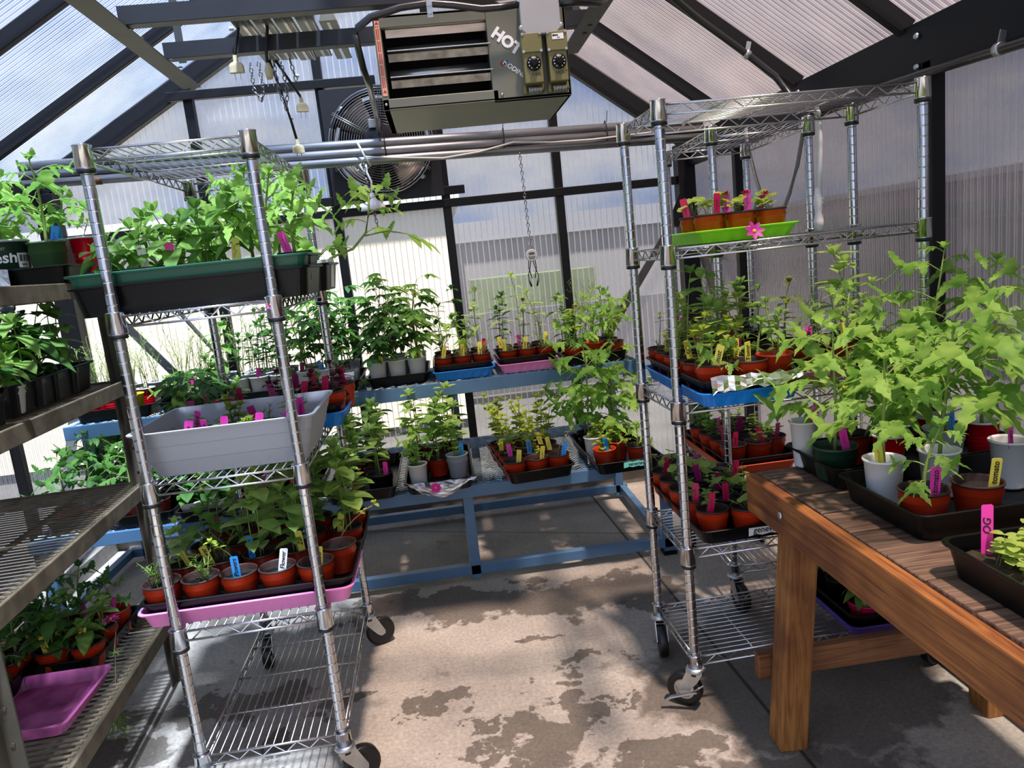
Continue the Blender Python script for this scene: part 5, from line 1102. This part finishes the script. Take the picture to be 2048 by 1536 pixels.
# ================================================================== flowers, film, foil, cloth, tapes
def cut_flower(x, y, z, r, lab, m_, tilt, petals=8):
    t = thing('cut_flower', lab, 'flower', (x, y, z), 0, None, tilt); b = MB(); rn = random.Random(int(r*1e4)+petals)
    for k in range(petals): leaf(b, Vector((0, 0, 0)), az(k*2*PI/petals, .35), UP, r, r*.22, (.35, .8, 1, .9, .3), .1, .2)
    b.build('petals', m_, t); MB().lathe([(r*.2, 0), (r*.17, .006), (r*.05, .009)], 10, capt=True).build('flower_centre', FLY, t)
MAG = mat('petal_magenta', 'a01480', .55)
cut_flower(.985, 2.245, 1.592, .034, 'magenta star flower on the front edge of right rack shelf', MAG, (R(62), 0, 0), 7)
cut_flower(-.475, 2.116, 1.531, .014, 'small magenta flower on left rack shelf edge under green tray', MAG, (R(70), 0, 0), 8)
cut_flower(-.135, 3.375, .555, .028, 'magenta flower stuck on clear film of lower bench tray', mat('petal_hot', 'd6148a', .5), (R(75), 0, 0), 12)
# a fallen cosmos over the edge of the bottom deck
t = thing('trailing_cosmos', 'trailing cosmos with dark magenta flower hanging over the empty pink tray', 'plant', (-1.33, 2.66, .43))
MB().tube([(0, 0, 0), (.04, -.08, .02), (.06, -.16, -.02), (.06, -.20, -.12), (.045, -.22, -.22), (.04, -.22, -.30)], .002, 5).build('stem', STEMB, t)
b = MB(); rn = random.Random(9)
for k in range(60):
    p = Vector((.045+rn.uniform(-.01, .01), -.22+rn.uniform(-.01, .01), -.18-.13*rn.random())); leaf(b, p, az(rn.uniform(0, 6.28), rn.uniform(-.7, .3)), UP, .07*rn.uniform(.5, 1.1), .0016, STRAP, .5, 0)
for k in range(10): leaf(b, Vector((.06, -.17, -.04)), az(k*.7, .2), UP, .035, .0014, STRAP, .2, 0)
b.build('foliage', LF_FRN, t); fl = MB(); daisy(fl, Vector((.035, -.10, .05)), .032, rn, .2, 8); fl.build('flower', [mat('petal_dark', 'a01060', .55), FLY], t)
def sheet(name, m_, pts_fn, nu, nv, lab, cat, thick=.0006):
    m = MB()
    for j in range(nv+1):
        for i in range(nu+1): m.v.append(tuple(pts_fn(i/nu, j/nv)))
    for j in range(nv):
        for i in range(nu): a = j*(nu+1)+i; m.face([a, a+1, a+nu+2, a+nu+1], 0, False)
    o = m.build(name, m_, label=lab, cat=cat); s_ = o.modifiers.new('thick', 'SOLIDIFY'); s_.thickness = thick; return o
rs = random.Random(21)
jit = [[Vector((rs.uniform(-1, 1), rs.uniform(-1, 1), rs.uniform(-1, 1))) for _ in range(40)] for _ in range(40)]
def film_mat():
    m = bpy.data.materials.new('clear_film'); m.use_nodes = True; t_ = m.node_tree; t_.nodes.clear(); N = t_.nodes.new; L = t_.links.new
    o = N('ShaderNodeOutputMaterial'); a = N('ShaderNodeBsdfTransparent'); g = N('ShaderNodeBsdfGlossy'); g.inputs['Roughness'].default_value = .12; d = N('ShaderNodeBsdfDiffuse'); d.inputs[0].default_value = (.8, .8, .82, 1)
    m1 = N('ShaderNodeMixShader'); m1.inputs[0].default_value = .35; m2 = N('ShaderNodeMixShader'); m2.inputs[0].default_value = .05
    L(a.outputs[0], m1.inputs[1]); L(g.outputs[0], m1.inputs[2]); L(m1.outputs[0], m2.inputs[1]); L(d.outputs[0], m2.inputs[2]); L(m2.outputs[0], o.inputs[0]); return m
sheet('plastic_film', film_mat(), lambda u, v: Vector((-.255+.31*u+.02*(v-.5)*(1 if u < .5 else -1), 3.392-.012*math.sin(v*3)+.004*jit[int(u*12)][int(v*8)].y, .578-(.006+.075*math.sin(PI*min(1, max(0, u*1.15-.02)))**.7)*v+.004*jit[int(u*12)][int(v*8)].z)), 12, 8, 'crinkled clear plastic film over front of the lower bench tray', 'plastic film')
sheet('foil', mat('foil', (.85, .85, .86, 1), .22, 1.0), lambda u, v: Vector((.775+.29*u, 2.124-.009*v+.004*jit[int(u*16)][int(v*5)].y, 1.170-.045*v*(1-.25*u)+.006*jit[int(u*16)][int(v*5)].z)), 16, 5, 'crumpled foil strip along front edge of the right rack tray', 'foil')
sheet('grey_cloth', mat('grey_mesh_cloth', '6f7071', .9, var=.4, scale=60), lambda u, v: Vector((-1.60+.22*u, 2.562-.02*v+.006*jit[int(u*8)][int(v*6)].y, 1.722-(.05+.10*u)*v+.004*jit[int(u*8)][int(v*6)].z)), 8, 6, 'grey mesh cloth draped over the staging top tray', 'cloth', .002)
def tape(x, y, z, w, hgt, col, word, rz, lab, size):
    m = MB(); n = 9
    top = [(-w/2+w*i/n+.0, hgt/2+.002*((i*7) % 3-1)) for i in range(n+1)]; bot = [(w/2-w*i/n, -hgt/2+.002*((i*5) % 3-1)) for i in range(n+1)]
    p = [(a+.12*b_, b_) for a, b_ in top+bot]; m.loops([[(a, 0, b_) for a, b_ in p], [(a, -.0006, b_) for a, b_ in p]])
    o = m.build('tape_label', mat('tape_'+col, col, .6), None, (x, y, z), (R(-10), 0, rz)); o['label'] = lab; o['category'] = 'tape label'
    link('lettering', text_mesh(word, INK, size, .0002, .2, .0004), o, (0, -.0012, 0), (PI/2, 0, 0))
tape(.99, 2.2465, .615, .14, .030, 'e2e2dd', 'genevieve', 0, 'white tape reading genevieve on a black right rack tray', .028)
tape(.83, 3.330, .560, .13, .026, '5fb5a5', 'genevieve', R(2), 'teal tape with handwriting on the lower bench tray', .022)
# lettering printed on containers
def find(n, x, y): return min((o for o in bpy.data.objects if o.parent is None and o.name.startswith(n)), key=lambda o: (o.location.x-x)**2+(o.location.y-y)**2)
def wrap_text(me, rb, rt, hgt, cx_=0.):
    me = me.copy()
    for v in me.vertices:
        r = rb+(rt-rb)*(v.co.y/hgt)+.0008+v.co.z; a = -PI/2+(v.co.x+cx_)/r; v.co = Vector((math.cos(a)*r, math.sin(a)*r, v.co.y))
    return me
def shift(me, dx, dy):
    me = me.copy()
    for v in me.vertices: v.co.x += dx; v.co.y += dy
    return me
fp = find('potted', -1.445, 2.675); fp.rotation_euler = (0, 0, R(24)); k = [c for c in fp.children if c.name.startswith('pot')][0]
link('lettering', wrap_text(shift(text_mesh('fresh', WI, .05, .0003, .1, .001), -.008, .095), .066, .082, .155), k)
link('lettering', wrap_text(shift(text_mesh('HARVEST', mat('pale_green_ink', '9fc4a6', .5), .012, .0003), -.012, .124), .066, .082, .155), k)
n_ = 8; m = MB()
for i in range(n_):
    for z in (.062, .110): r = .066+.016*z/.155+.001; a = -PI/2+(.044+.042*i/(n_-1))/r; m.v.append((math.cos(a)*r, math.sin(a)*r, z))
for i in range(n_-1): m.face([2*i, 2*i+2, 2*i+3, 2*i+1])
bl = m.build('price_label', WTAPE, k); m = MB()
for i in range(13):
    if i in (4, 9): continue
    x = .050+.030*i/12; a = -PI/2+x/.076
    for z0, z1, sh in ((.082, .104, .0014),) if i % 2 else ((.082, .104, .0022),):
        for (zz) in (z0, z1):
            r = .066+.016*zz/.155+.0016
            for da in (0, sh/.076): m.v.append((math.cos(a+da)*r, math.sin(a+da)*r, zz))
        q = len(m.v)-4; m.face([q, q+1, q+3, q+2])
for i in range(4):
    a = -PI/2+(.056+.005*i)/.076; q = len(m.v); r = .0752
    for zz in (.068, .075):
        for da in (0, .045): m.v.append((math.cos(a+da)*r, math.sin(a+da)*r, zz))
    m.face([q, q+1, q+3, q+2])
m.build('barcode', INK, bl)
ep = find('potted', -1.345, 2.86); ep.rotation_euler = (0, 0, R(8)); k = [c for c in ep.children if c.name.startswith('pot')][0]
link('emblem', wrap_text(shift(text_mesh('J', mat('emblem_pink', 'd1305a', .5), .07, .0003, 0, .006), -.018, .105), .040, .054, .155), k)
link('lettering', wrap_text(shift(text_mesh('H', mat('emblem_pink', 'd1305a', .5), .04, .0003, 0, .002), .014, .115), .040, .054, .155), k)
bp = find('potted', -1.315, 2.29); bp.rotation_euler = (0, 0, R(20)); k = [c for c in bp.children if c.name.startswith('pot')][0]
link('lettering', wrap_text(shift(text_mesh('BELLS', INK, .024, .0003, 0, .0006), 0, .025), .038, .052, .085), k)
m = MB(); r = .050
for i in range(9): a = 2*PI*i/9; m.v.append((math.cos(-PI/2+.1+.011*math.cos(a)/r)*r, math.sin(-PI/2+.1+.011*math.cos(a)/r)*r, .056+.009*math.sin(a)))
m.face(list(range(9))); m.build('emblem', mat('emblem_yellow', 'd8a02c', .5), k)
sp = find('potted', -.555, 3.925); sp.rotation_euler = (0, 0, R(12)); k = [c for c in sp.children if c.name.startswith('pot')][0]
link('lettering', text_mesh('PW', INK, .036, .0003, 0, .0006), k, (0, -.0425, .060), (R(83), 0, 0))
link('lettering', text_mesh('PROVEN\nWINNERS', INK, .011, .0003, 0, .0001), k, (0, -.0405, .034), (R(83), 0, 0))
gp_ = find('potted', 1.40, 1.955); k = [c for c in gp_.children if c.name.startswith('pot')][0]
# seedling tray at the near end of the table
tray('black', 1.29, 1.19, TT, .66, .36, .075, 'black seedling tray at the near end of the wooden table')
sd = thing('seedling_bed', 'bed of small pale green mint seedlings in the nearest table tray', 'seedlings', (1.29, 1.19, TT+.006))
m = MB(); rn = random.Random(5); nx, ny = 26, 14; hxx, hyy = .295, .145
for j in range(ny+1):
    for i in range(nx+1): m.v.append((-hxx+2*hxx*i/nx, -hyy+2*hyy*j/ny, .045+rn.uniform(-.004, .006)))
for j in range(ny):
    for i in range(nx): a = j*(nx+1)+i; m.face([a, a+1, a+nx+2, a+nx+1], 0, True)
m.loops([[(-.27, -.12, 0), (.27, -.12, 0), (.27, .12, 0), (-.27, .12, 0)], [(-hxx, -hyy, .045), (hxx, -hyy, .045), (hxx, hyy, .045), (-hxx, hyy, .045)]], capt=False)
m.build('soil', mat('mossy_soil', '3a3018', .95, var=.4, scale=30, bump=.8, col2='1c140d'), sd)
lf = MB(); stm = MB()
for q in range(230):
    u, v = rn.random(), rn.random(); x = -hxx+.02+2*(hxx-.02)*u; y = -hyy+.015+2*(hyy-.015)*v
    if .10 < u < .34 and v < .42: continue
    hgt = rn.uniform(.02, .06)+(.02 if u > .4 else 0); p = Vector((x, y, .047)); tp_ = p+Vector((rn.uniform(-.012, .012), rn.uniform(-.012, .012), hgt)); stm.tube([p, tp_], .0009, 4, cap=False); a = rn.uniform(0, 6.28)
    for lv in (1.0, .6):
        for k_ in (0, PI): leaf(lf, p.lerp(tp_, lv), az(a+k_+lv*2, .25), UP, .025*rn.uniform(.7, 1.2), .0115, OVAL, .25, .15)
stm.build('stem', STEM, sd); lf.build('foliage', LF_NAS, sd)
pa = MB(); rn2 = random.Random(8)
for q in range(34):
    x, y = rn2.uniform(-.12, .02), rn2.uniform(-.13, .0); leaf(pa, Vector((x, y, .050)), az(rn2.uniform(0, 6.28), .3), UP, .02, .008, OVAL, .2, .2)
pa.build('dry_leaf', mat('dry_leaf', 'b39a66', .8), sd)
add_tag(1.035, 1.315, .905, 'pOG', random.Random(3), 'the nearest seedling tray on the wooden table', .12)
plant_pot(1.50, 1.10, TT+.012, 'blk', 'none', 0, [], 'black pot with bare soil in the nearest table tray', 'black pot')
